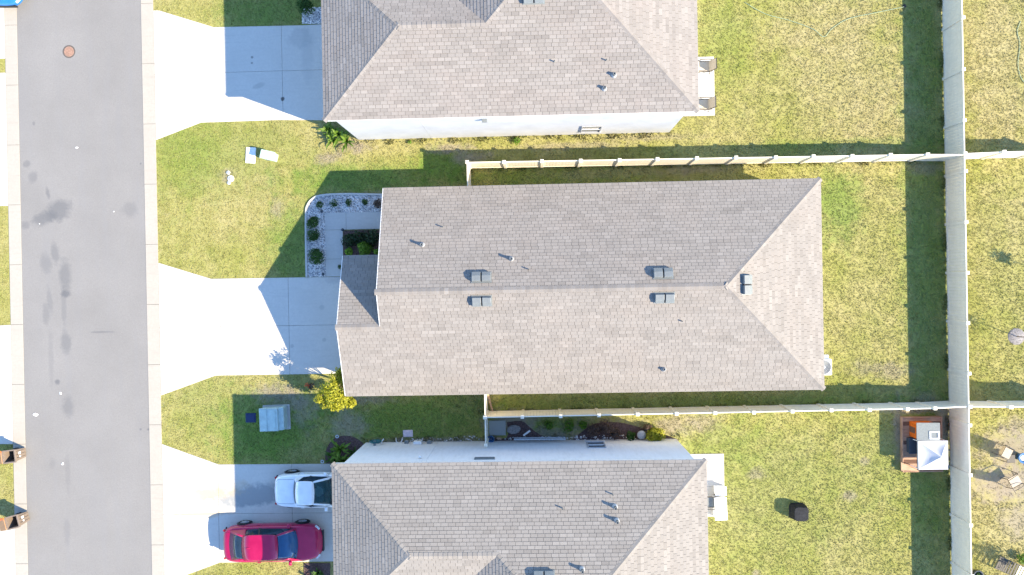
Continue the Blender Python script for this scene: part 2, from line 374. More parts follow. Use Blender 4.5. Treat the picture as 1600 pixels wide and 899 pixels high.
for x0, x1, nm in ((XR1+.004, XR1+.635, 'gutter_east'), (XR0-.635, XR0-.004, 'gutter_west')):
    ys_ = [-29+3.05*k + (.9 if x0 > -22 else 0) for k in range(20)]
    slabs(nm, [(x0,-29),(x1,-29),(x1,29),(x0,29)], [('y',v) for v in ys_], .026, MAT['gutter'], .014)
XG = XR1+.65
_, jy = P(300,115); jx, _ = P(441,100)
slabs('driveway_north', [(XG,P(240,17)[1]),P(249,17),P(334,43),P(474,40),(-8.6,P(501,37)[1]),(-8.6,P(501,190)[1]),P(434,188),P(314,192),(XG,P(245,219)[1])], [('x',P(342,100)[0]),('x',jx),('y',jy)], .03, MAT['drive'])
slabs('driveway_centre', [(XG,P(250,411)[1]),P(330,436),(-8.85,P(520,433)[1]),(-8.85,P(520,584)[1]),P(337,587),(XG,P(255,618)[1])], [('x',P(345,500)[0]),('x',P(451.6,500)[0]),('y',P(450,509)[1])], .03, MAT['drive'])
slabs('driveway_south', [(XG,P(256,694)[1]),P(342,726),(-8.7,P(519,725)[1]),(-8.7,P(519,877)[1]),P(344,879),P(290,899),(XG,P(262,910)[1])], [('x',P(342,800)[0]),('x',P(457,800)[0]),('y',P(440,802)[1])], .03, MAT['drive'])
WX = XR0-.65
slabs('driveway_opposite_north', [(WX,P(7,114)[1]),(WX,P(7,322)[1]),(-34,P(7,322)[1]),(-34,P(7,118)[1])], [('x',-28.6),('y',P(5,220)[1])], .03, MAT['drive'])
slabs('driveway_opposite_middle', [(WX,P(15,508)[1]),(WX,P(20,694)[1]),(-34,P(0,690)[1]),(-34,P(0,516)[1])], [('x',-28.6),('y',P(5,600)[1])], .03, MAT['drive'])
slabs('driveway_opposite_south', [(WX,P(25,822)[1]),(WX,-17.5),(-34,-17.5),(-34,P(0,826)[1])], [('x',-28.6)], .03, MAT['drive'])
slabs('driveway_opposite_far', [(WX,P(5,92)[1]),(WX,17),(-34,17),(-34,P(0,92)[1])], [('x',-28.6)], .03, MAT['drive'])
wl, wi = P(508.4,380)[0], P(536,380)[0]; wt, wm, wb_ = P(520,332.6)[1], P(560,359)[1], P(500,433)[1]+.012
slabs('walkway_upright', [(wl,wb_),(wi,wb_),(wi,wm),(wl,wm)], [('y',P(520,405)[1])], .032, MAT['walk'])
slabs('walkway_entry', [(wl,wm+.012),(-6.9,wm+.012),(-6.9,wt),(wl,wt)], [('x',P(541,345)[0])], .032, MAT['walk'])

# ------------------------------------------------------------------ roofs and houses
TABW, EXPO = .31, .16
def facet_frame(pts):
    p0, p1 = Vector(pts[0]), Vector(pts[1]); u = (p1-p0).normalized()
    n = Vector((0,0,0))
    for i in range(len(pts)):
        a, b = Vector(pts[i]), Vector(pts[(i+1)%len(pts)]); n += a.cross(b)
    n.normalize(); return p0, u, n.cross(u), n
def poly2(pts, fr): return [((Vector(p)-fr[0]).dot(fr[1]), (Vector(p)-fr[0]).dot(fr[2])) for p in pts]
def tab_shape(mb, q, v0, t, put):
    """one shingle tab: polygon q in facet coordinates, butt edge proud, head tucked under the next course"""
    hi = lambda v: .018 - .014*min(1,(v-v0)/EXPO)
    top = [put(a, b, hi(b)) for a, b in q]; bot = [put(a, b, -.004) for a, b in q]; n = len(q)
    mb.poly(top, t)
    for i in range(n): mb.poly([bot[i], bot[(i+1)%n], top[(i+1)%n], top[i]], t)
def shingle_roof(house, roof, facets, mat, rnd, n_single, focus):
    """facets: list of convex 3-D polygons, eave edge first; returns nothing, adds shingle parts under roof"""
    field = MB(); singles = []
    for fi, (pts, frame) in enumerate(facets):
        fr = frame or facet_frame(pts); pl = poly2(pts, fr)
        umin, umax = min(p[0] for p in pl), max(p[0] for p in pl); vmax = max(p[1] for p in pl)
        put = lambda a, b, h, fr=fr: fr[0]+fr[1]*a+fr[2]*b+fr[3]*h
        r = 0
        while r*EXPO < vmax:
            v0 = r*EXPO; k0 = math.floor(umin/TABW)-1; sh = (rnd.random()*.5+.5*(r % 2))*TABW; run = 0; t = .5
            k = k0; shade = rnd.uniform(-.06,.06)
            while k*TABW+sh < umax:
                if run <= 0:
                    run = rnd.choice((1,1,1,2,2,3)); z = rnd.random()
                    t = min(1,max(0,(rnd.gauss(.44,.13) if z < .80 else rnd.gauss(.70,.10) if z < .93 else rnd.gauss(.18,.08))+shade))
                run -= 1
                a0 = k*TABW+sh; a1 = a0+TABW-.012; k += 1
                q = [(a0,v0),(a1,v0),(a1,v0+EXPO-.009),(a0,v0+EXPO-.009)]; full = True
                for i in range(len(pl)):
                    (x0,y0),(x1,y1) = pl[i], pl[(i+1)%len(pl)]; nx, ny = y1-y0, -(x1-x0)
                    if any(nx*p[0]+ny*p[1] > nx*x0+ny*y0+1e-6 for p in q):
                        full = False; q = clip(q, nx, ny, nx*x0+ny*y0)
                        if len(q) < 3: break
                if len(q) < 3: continue
                tt = min(1,max(0,t+rnd.uniform(-.10,.10)))
                if full:
                    c = put((a0+a1)/2, v0+EXPO/2, 0); singles.append(((c.xy-Vector(focus)).length, a0, v0, tt, fr))
                else: tab_shape(field, q, v0, tt, put)
            r += 1
    singles.sort(key=lambda s: s[0])
    for d, a0, v0, tt, fr in singles[n_single:]:
        put = lambda a, b, h: fr[0]+fr[1]*a+fr[2]*b+fr[3]*h
        tab_shape(field, [(a0,v0),(a0+TABW-.012,v0),(a0+TABW-.012,v0+EXPO-.009),(a0,v0+EXPO-.009)], v0, tt, put)
    hl = Vector(house.location)
    for i, v in enumerate(field.v): field.v[i] = tuple(Vector(v)-hl)
    tag(obj('shingle_field', field, mat, roof), None, kind='stuff')
    var = []
    for k in range(12):
        mb = MB(); tab_shape(mb, [(0,0),(TABW-.012,0),(TABW-.012,EXPO-.009),(0,EXPO-.009)], 0, k/11, lambda a,b,h: Vector((a,b,h))); me = mb.mesh('shingle'); me.materials.append(mat); var.append(me)
    for d, a0, v0, tt, fr in singles[:n_single]:
        o = obj('shingle', var[min(11,int(tt*12))], None, roof)
        m = Matrix((fr[1], fr[2], fr[3])).transposed().to_4x4(); m.translation = fr[0]+fr[1]*a0+fr[2]*v0-hl; o.matrix_local = m
def ridge_caps(house, roof, lines, mat, rnd):
    """folded cap shingles lapped along hips and ridges; each line = (start, end, normal_left, normal_right)"""
    hl = Vector(house.location); var = []
    L, W = .30, .15
    for k in range(6):
        mb = MB()
        for s in (-1,1):
            d = Vector((0, s*.92*W, -.38*W)); e = [Vector((0,0,.030)), Vector((L,0,.012))]
            a = [e[0], e[1], e[1]+d, e[0]+d]; b = [p-Vector((0,0,.03)) for p in a]
            if s > 0: a = a; 
            mb.poly(a if s > 0 else a[::-1], k/5)
            mb.poly([b[0],a[0],a[3],b[3]] if s > 0 else [b[3],a[3],a[0],b[0]], k/5)
            mb.poly([b[3],a[3],a[2],b[2]] if s > 0 else [b[2],a[2],a[3],b[3]], k/5)
        me = mb.mesh('ridge_cap'); me.materials.append(mat); var.append(me)
    for a, b in lines:
        a, b = Vector(a), Vector(b); d = b-a; n = int(d.length/.2); dx = d.normalized()
        dy = Vector((0,0,1)).cross(dx).normalized(); dz = dx.cross(dy)
        for k in range(n):
            o = obj('ridge_cap', var[min(5,max(0,int(rnd.gauss(2.2,1.1))))], None, roof)
            m = Matrix((dx,dy,dz)).transposed().to_4x4(); m.translation = a+d*(k/n)-hl+Vector((0,0,.004)); o.matrix_local = m
def roof_frame(house, facets, eaves, z_e, name='roof'):
    hl = Vector(house.location); mb = MB()
    for pts, fr in facets:
        n = facet_frame(pts)[3]
        mb.poly([Vector(p)-n*.006-hl for p in pts]); mb.poly([Vector(p)-n*.09-hl for p in pts][::-1])
    roof = obj(name, mb, MAT['deck'], house)
    for (x0,y0),(x1,y1) in eaves:                              # white fascia boards along the eaves
        d = Vector((x1-x0,y1-y0,0)); L = d.length; a = math.atan2(d.y,d.x)
        o = obj('fascia', MB().box((0,-.012,-.17),(L,.022,-.004)), MAT['trim'], roof); o.location = (x0-hl.x,y0-hl.y,z_e-hl.z); o.rotation_euler = (0,0,a)
    return roof
def roof_point(fr, a, b, h=0): return fr[0]+fr[1]*a+fr[2]*b+fr[3]*h
def off_ridge_vent(house, fr, x, y, rot, zf):
    """two-hood metal roof vent standing on the slope at plan point x,y"""
    hl = Vector(house.location); z = zf(x,y)
    base = obj('roof_vent', MB().box((-.46,-.27,-.02),(.46,.27,.03)), MAT['metal_grey'], house)
    base.location = Vector((x,y,z))-hl; base.rotation_euler = rot
    for s in (-1,1):
        x0, x1 = (.03,.42) if s > 0 else (-.42,-.03)
        m = MB(); pr = [(-.22,.03),(.22,.03),(.22,.20),(.0,.245),(-.22,.17)]
        i = len(m.v); m.v += [(x0,a,b) for a,b in pr]+[(x1,a,b) for a,b in pr]; m.f += [tuple(range(4,-1,-1)), tuple(range(5,10))]+[(k,(k+1)%5,5+(k+1)%5,5+k) for k in range(5)]; m.t += [None]*7
        obj('vent_hood', m, MAT['metal_grey'], base, bevel=.012)
    obj('louvre_slot', MB().box((-.028,-.20,.03),(.028,.20,.13)), MAT['dark_gap'], base)
def roof_pipe(house, x, y, zf, r, h, boot):
    hl = Vector(house.location); z = zf(x,y)
    p = obj('vent_pipe', MB().lathe([(r,-.1),(r,h),(r*.75,h),(r*.75,h-.05),(0,h-.05)], n=14), MAT['metal_grey'] if boot else MAT['metal_grey'], house, smooth=False)
    p.location = Vector((x,y,z))-hl
    if boot: obj('pipe_boot', MB().lathe([(.125,-.06),(.115,.03),(r+.012,.13),(r+.012,.15)], n=16), MAT['lead'], p, smooth=True)
def wall_part(house, x0, x1, y0, y1, z1, mat):
    hl = Vector(house.location)
    return obj('wall', MB().box((x0-hl.x,y0-hl.y,-.05),(x1-hl.x,y1-hl.y,z1)), mat, house)
def window(house, x0, x1, z0, z1, y, face, panes=2):
    """horizontal slider on a wall facing +y (face=1) or -y (face=-1)"""
    hl = Vector(house.location)
    w = obj('window', MB().box((x0,-.05,z0),(x1,.004,z1)), MAT['pane'], house); w.location = (-hl.x, y-hl.y, -hl.z)
    if face < 0: w.location.y = y-hl.y+.046
    ya, yb = (.003,.05) if face > 0 else (-.10,-.053)
    fm = MB(); t = .05
    fm.box((x0-t,ya,z0-t),(x1+t,yb,z0)).box((x0-t,ya,z1),(x1+t,yb,z1+t)).box((x0-t,ya,z0),(x0,yb,z1)).box((x1,ya,z0),(x1+t,yb,z1))
    xm = (x0+x1)/2
    obj('frame', fm, MAT['lead'], w); obj('mullion', MB().box((x0,ya,(z0+z1)/2-.02),(x1,yb-.01*face*0-.004,(z0+z1)/2+.02)), MAT['trim'], w)
    obj('sill', MB().box((x0-.1,ya,z0-.14),(x1+.1,yb+.02*face if face > 0 else yb,z0-.055)), MAT['trim'], w)

PITCH = .417
# --- centre house: gable to the street, hip at the rear, garage gable in front (single storey)
hc = thing('house', 'single storey house with tan grey shingle roof, in the middle between two side fences', 'house', (2.0,-.21,0), 0, None)
xl, xr, yt, yb, ze, xg, yg = -7.12, 13.25, 4.68, -5.10, 2.45, -9.10, 1.53
yr = (yt+yb)/2; hw = yt-yr; zr = ze+PITCH*hw; rx = xr-hw; ygr = (yg+yb)/2; zg = ze+PITCH*(yg-ygr)
fB = [(xl,yb,ze),(xr,yb,ze),(rx,yr,zr),(xl,yr,zr)]; frB = facet_frame(fB)
FC = [([(xr,yt,ze),(xl,yt,ze),(xl,yr,zr),(rx,yr,zr)], None), (fB, frB), ([(xr,yb,ze),(xr,yt,ze),(rx,yr,zr)], None),
      ([(xg,yb,ze),(xl,yb,ze),(xl,ygr,zg),(xg,ygr,zg)], frB), ([(xl+.3,yg,ze),(xg,yg,ze),(xg,ygr,zg),(xl+.3,ygr,zg)], None)]
rc = roof_frame(hc, FC, [((xg,yb),(xr,yb)),((xr,yb),(xr,yt)),((xr,yt),(xl,yt)),((xl,yg),(xg,yg))], ze)
rnd = random.Random(3)
shingle_roof(hc, rc, FC, MAT['sh_c'], rnd, 300, (1.5,-.21))
ridge_caps(hc, rc, [((xr,yt,ze),(rx,yr,zr)), ((xr,yb,ze),(rx,yr,zr)), ((rx,yr,zr),(xl,yr,zr)), ((xl,ygr,zg),(xg,ygr,zg))], MAT['sh_c'], rnd)
for a, b in (((xl,yt,ze),(xl,yr,zr)), ((xl,yr,zr),(xl,ygr,zg)), ((xg,yg,ze),(xg,ygr,zg)), ((xg,ygr,zg),(xg,yb,ze))):
    a, b = Vector(a)-Vector((2,-.21,0)), Vector(b)-Vector((2,-.21,0)); n = Vector((-1,0,0))
    c = [a+Vector((-.03,0,-.16)), b+Vector((-.03,0,-.16)), b+Vector((0,0,-.16)), a+Vector((0,0,-.16))]; d = [p+Vector((0,0,.17)) for p in c]
    obj('rake_board', MB().hexa(c+d), MAT['trim'], rc)
wall_part(hc, -6.82, 12.9, -4.78, 4.36, 2.40, MAT['stucco2']); wall_part(hc, -8.78, -6.83, -4.77, 1.22, 2.39, MAT['stucco2'])
hl = Vector(hc.location)
for x, y0, y1, yc, zc in ((-6.86,-5.0,4.5,yr,zr),(-8.80,-5.0,1.43,ygr,zg)):
    m = MB(); tri = [(y0,2.37),(y1,2.37),(yc,zc-.13)]
    m.v += [(x-hl.x,a-hl.y,b) for a,b in tri]+[(x+.15-hl.x,a-hl.y,b) for a,b in tri]; m.f += [(0,2,1),(3,4,5),(0,1,4,3),(1,2,5,4),(2,0,3,5)]; m.t += [None]*5
    obj('gable_wall', m, MAT['stucco2'], hc)
gd = obj('garage_door', MB().box((-8.84-hl.x,-4.2-hl.y,.02),(-8.79-hl.x,.6-hl.y,2.12)), MAT['trim'], hc)
for k in range(4): obj('door_panel', MB().box((-8.87-hl.x,-4.14-hl.y,.06+k*.51),(-8.835-hl.x,.54-hl.y,.53+k*.51)), MAT['trim'], gd, bevel=.01)
fd = obj('front_door', MB().box((-6.88-hl.x,2.2-hl.y,.05),(-6.825-hl.x,3.15-hl.y,2.1)), MAT['slate'], hc)
obj('door_handle', MB().box((-6.93-hl.x,3.02-hl.y,.95),(-6.88-hl.x,3.06-hl.y,1.1)), MAT['alu'], fd)
zU = lambda x,y: ze+PITCH*(yt-y); zL = lambda x,y: ze+PITCH*(y-yb); zH = lambda x,y: ze+PITCH*(xr-x); al = math.atan(PITCH)
for px, py, f, rot in ((752,434,zU,(-al,0,0)),(753,470,zL,(al,0,0)),(1036,428,zU,(-al,0,0)),(1038,465,zL,(al,0,0))):
    x, y = P(px,py,4.3); off_ridge_vent(hc, None, x, y, rot if f is zL else (al,0,math.pi), f)
x, y = P(1167,445,4.25); off_ridge_vent(hc, None, x, y, (al,0,math.pi/2), zH)
for px, py, f, r, h, b in ((660,383,zU,.06,.34,1),(799,405,zU,.06,.34,1),(1037,577,zL,.06,.22,1),(692,355,zU,.028,.22,0),(826,421,zU,.028,.2,0),(1065,502,zL,.028,.17,0)):
    x, y = P(px,py,3.5 if f is zU else 3.2); x, y = P(px,py,f(x,y)); roof_pipe(hc, x, y, f, r, h, b)

# --- the two taller neighbours: hip roofs with a lower hipped wing towards the street
def tall_house(label, sy, ye, dx, mat, wallmat, focus, rnd):
    """sy=-1: the house lies south of its visible eave, +1: north of it"""
    ze = 4.9; xl, xr = -9.17+dx, 7.26+dx; w = 3.6; hw = 4.9; x0 = -5.45+dx
    Y = lambda d: ye+sy*d                                      # d metres in from the visible eave
    h = thing('house', label, 'house', (0, Y(hw), 0))
    zw, zr = ze+PITCH*w, ze+PITCH*hw
    a = x0+w; wr = xl+w; b0, b1 = x0+hw, xr-hw
    def fx(p): return [ (q[0],Y(q[1]),q[2]) for q in (p if sy < 0 else [p[1],p[0]]+p[2:][::-1]) ]
    base = fx([(xr,0,ze),(xl,0,ze),(wr,w,zw),(b1,hw,zr)]); frm = facet_frame(base)
    FA = [(fx([(a,0,ze),(xl,0,ze),(wr,w,zw),(a,w,zw)]), frm), (fx([(xr,0,ze),(a,0,ze),(a,w,zw),(b0,hw,zr),(b1,hw,zr)]), frm),
          (fx([(xl,0,ze),(xl,2*w,ze),(wr,w,zw)]), None), (fx([(xl,2*w,ze),(x0,2*w,ze),(a,w,zw),(wr,w,zw)]), None),
          (fx([(x0,2*w,ze),(x0,2*hw,ze),(b0,hw,zr),(a,w,zw)]), None), (fx([(x0,2*hw,ze),(xr,2*hw,ze),(b1,hw,zr),(b0,hw,zr)]), None),
          (fx([(xr,2*hw,ze),(xr,0,ze),(b1,hw,zr)]), None)]
    ev = [((xl,Y(0)),(xr,Y(0))),((xr,Y(0)),(xr,Y(2*hw))),((xr,Y(2*hw)),(x0,Y(2*hw))),((x0,Y(2*hw)),(x0,Y(2*w))),((x0,Y(2*w)),(xl,Y(2*w))),((xl,Y(2*w)),(xl,Y(0)))]
    if sy < 0: ev = [(q,p) for p,q in ev]
    rf = roof_frame(h, FA, ev, ze)
    shingle_roof(h, rf, FA, mat, rnd, 300, focus)
    V = lambda x,d,z: (x,Y(d),z)
    ridge_caps(h, rf, [(V(xl,0,ze),V(wr,w,zw)),(V(xl,2*w,ze),V(wr,w,zw)),(V(wr,w,zw),V(a,w,zw)),(V(a,w,zw),V(b0,hw,zr)),(V(b0,hw,zr),V(b1,hw,zr)),(V(xr,0,ze),V(b1,hw,zr)),(V(xr,2*hw,ze),V(b1,hw,zr)),(V(x0,2*hw,ze),V(b0,hw,zr))], mat, rnd)
    ya, yb_, yc = Y(.04), Y(2*hw-.35), Y(2*w-.35)
    wall_part(h, x0+.4, xr-.46, min(ya,yb_), max(ya,yb_), ze-.06, wallmat); wall_part(h, xl+.46, x0+.39, min(ya,yc), max(ya,yc), ze-.06, wallmat)
    hl = Vector(h.location); xw = xl+.46
    g = obj('garage_door', MB().box((xw-.05,min(Y(1.0),Y(5.9))-hl.y,.02),(xw-.002,max(Y(1.0),Y(5.9))-hl.y,2.15)), MAT['trim'], h)
    for k in range(4): obj('door_panel', MB().box((xw-.085,min(Y(1.05),Y(5.85))-hl.y,.06+k*.52),(xw-.046,max(Y(1.05),Y(5.85))-hl.y,.54+k*.52)), MAT['trim'], g, bevel=.01)
    for d in (1.6,4.2):
        f = obj('front_window', MB().box((xw-.03,min(Y(d),Y(d+1.3))-hl.y,2.95),(xw-.002,max(Y(d),Y(d+1.3))-hl.y,4.2)), MAT['pane'], h)
        obj('frame', MB().box((xw-.06,min(Y(d-.06),Y(d+1.36))-hl.y,2.86),(xw-.031,max(Y(d-.06),Y(d+1.36))-hl.y,2.95)).box((xw-.06,min(Y(d+.62),Y(d+.68))-hl.y,2.95),(xw-.031,max(Y(d+.62),Y(d+.68))-hl.y,4.2)), MAT['trim'], f)
    zF = lambda x,y: ze+PITCH*(abs(y-ye)); zB = lambda x,y: ze+PITCH*(xr-x)
    return h, zF, zB, ya
hn, zFn, zBn, ywn = tall_house('white walled two storey house at the top of the picture', 1, 7.40, -.07, MAT['sh_t'], MAT['stucco'], (-.5,9.2), random.Random(11))
hs, zFs, zBs, yws = tall_house('two storey house with two cars on its driveway, at the bottom of the picture', -1, -7.74, 0, MAT['sh_b'], MAT['stucco_south'], (-.5,-9.5), random.Random(12))
for px, py, r, hh, b in ((959,118,.06,.26,1),(944,139,.06,.26,1),(866,97,.028,.2,0),(947,95,.028,.2,0)):
    x, y = P(px,py,5.9); x, y = P(px,py,zFn(x,y)); roof_pipe(hn, x, y, zFn, r, hh, b)
for px, py, r, hh, b in ((961,792,.06,.32,1),(964,814,.06,.32,1),(910,892,.06,.32,1),(957,772,.028,.2,0),(879,794,.028,.2,0)):
    x, y = P(px,py,5.7); x, y = P(px,py,zFs(x,y)); roof_pipe(hs, x, y, zFs, r, hh, b)
x, y = P(834,-4,6.8); off_ridge_vent(hn, None, x, y, (al,0,0), zFn)
x, y = P(850,901,6.7); off_ridge_vent(hs, None, x, y, (al,0,math.pi), zFs)
# wall details of the neighbours
xa, za = P(908,200,1.0)[0], 0
window(hn, P(909,200,1.2)[0], P(937,200,1.2)[0], .75, 2.1, ywn, -1)
window(hs, P(919,700,1.4)[0], P(944,700,1.4)[0], .75, 2.0, yws, 1)
v = obj('wall_vent', MB().box((P(741,719,4.2)[0],0,3.95),(P(773,719,4.2)[0],.05,4.25)), MAT['metal_grey'], hs); v.location = (0,yws+.002-hs.location.y,0)
for k in range(3): obj('vent_slat', MB().box((P(741,719,4.2)[0]+.03,.051,4.0+k*.075),(P(773,719,4.2)[0]-.03,.07,4.04+k*.075)), MAT['metal_grey'], v)
v = obj('wall_vent', MB().box((-.12,-.14,-.08),(.12,.0,.08)), MAT['metal_grey'], hn, bevel=.02); v.location = (P(757,187,4.3)[0],ywn-.002-hn.location.y,4.2)
v = obj('wall_lamp', MB().lathe([(.0,-.1),(.05,-.1),(.07,.0),(.05,.1),(0,.1)],n=10), MAT['white_plastic'], hs, smooth=True); v.location = (P(656,718,3.9)[0],yws+.08-hs.location.y,3.9)

# ------------------------------------------------------------------ fences
FH = 1.83
post_me = None
def make_post():
    me = MB().box((-.064,-.064,-.3),(.064,.064,1.88)).mesh('post'); me.materials.append(MAT['vinyl'])
    cap = MB().box((-.082,-.082,1.88),(.082,.082,1.905)); i = len(cap.v)
    cap.v += [(-.075,-.075,1.905),(.075,-.075,1.905),(.075,.075,1.905),(-.075,.075,1.905),(0,0,1.945)]; cap.f += [(i,i+1,i+4),(i+1,i+2,i+4),(i+2,i+3,i+4),(i+3,i,i+4)]; cap.t += [None]*4
    cm = cap.mesh('post_cap'); cm.materials.append(MAT['vinyl']); return me, cm
POST, CAP = make_post()
def fence(label, pts, group='almond vinyl privacy fences', first=True, last=True, gap=.06):
    """pts: plan points of the posts; panels follow the ground between them"""
    x0, y0 = pts[0]; f = thing('vinyl_fence', label, 'fence', (x0,y0,0), 0, group)
    jit = random.Random(int(abs(x0*7+y0*13)))
    for k, (x, y) in enumerate(pts):
        if (k == 0 and not first) or (k == len(pts)-1 and not last): continue
        p = obj('post', POST, None, f, (x-x0,y-y0,gz(x,y)+jit.uniform(-.012,.012))); p.rotation_euler = (R(jit.uniform(-.5,.5)),R(jit.uniform(-.5,.5)),0)
        obj('post_cap', CAP, None, p)
    for (xa,ya),(xb,yb) in zip(pts[:-1],pts[1:]):
        d = Vector((xb-xa,yb-ya,0)); L = d.length; e = .065; za, zb = gz(xa,ya), gz(xb,yb)
        ang = math.atan2(d.y,d.x); sz = lambda x: za+(zb-za)*x/L
        def bar(m, xs, xe, t, z0, z1):
            m.hexa([(xs,-t,sz(xs)+z0),(xe,-t,sz(xe)+z0),(xe,t,sz(xe)+z0),(xs,t,sz(xs)+z0),(xs,-t,sz(xs)+z1),(xe,-t,sz(xe)+z1),(xe,t,sz(xe)+z1),(xs,t,sz(xs)+z1)])
        m = MB(); n = max(2,round((L-2*e)/.155)); bw = (L-2*e)/n
        for k in range(n): bar(m, e+k*bw+.003, e+(k+1)*bw-.003, .011, gap+.06, FH-.05)
        pn = obj('panel', m, MAT['vinyl'], f, (xa-x0,ya-y0,0), ang)
        r1 = MB(); bar(r1, e-.004, L-e+.004, .024, FH-.09, FH); obj('top_rail', r1, MAT['vinyl'], pn)
        r2 = MB(); bar(r2, e-.004, L-e+.004, .024, gap, gap+.14); obj('bottom_rail', r2, MAT['vinyl'], pn)
    return f
YT_, YB_ = 5.80, -6.24
tops = [P(px,py,FH) for px,py in ((730,255),(787.8,253),(847,252),(907,251),(968,250),(1027,248.5),(1089,247),(1150,245.5),(1212,244),(1271,243),(1331,242),(1390.6,241),(1449,240.5))]
fence('long side fence above the middle house, between two back lawns', [(x,5.89-(x+3.1)*.006) for x,y in tops]+[(XF-.02,5.75)], last=False)
bots = [P(px,654,FH)[0] for px in (758,816.5,876,936,995.7,1056.8,1117,1178,1238,1299,1358,1417,1460.5)]
fence('long side fence below the middle house, ending beside the playhouse', [(x,-6.30+(x+2.6)*.007) for x in bots]+[(XF-.02,-6.13)], last=False)
ry = [14.62,12.20,9.78,7.38,4.98,2.59,.20,-2.17,-4.57,-6.99,-9.36,-11.73,-14.13,-16.5]
fence('tall rear fence running the full height of the picture on the right', [(XF,y+.0) for y in [19.5,17.05]+ry+[-18.9]])
fence('side fence across the right edge, level with the roof top of the middle house', [(XF+.02,5.78)]+[(P(px,239,FH)[0],5.80) for px in (1512,1569,1628,1688)], first=False)
fence('side fence across the right edge, above the garden chairs', [(XF+.02,-6.16)]+[(P(px,638,FH)[0],-6.14) for px in (1519,1579,1640,1700)], first=False)
fx0 = P(730,255,FH)[0]
fence('short fence return joining the upper side fence to the middle house', [(fx0,5.89),(fx0,4.42)], first=False)
fx1 = P(758,653,FH)[0]
fence('short fence crossing the narrow gap between the middle and bottom houses', [(fx1,-4.84),(fx1,-6.30),(fx1,-7.62)])
br = obj('timber_brace', MB().box((-.05,-.5,-.02),(.05,.5,.02)), MAT['brace']); br.location = P3(766,630,.25); br.rotation_euler = (R(18),0,R(12))
tag(br, 'bare timber board leaning inside the fence corner below the middle house', 'timber')

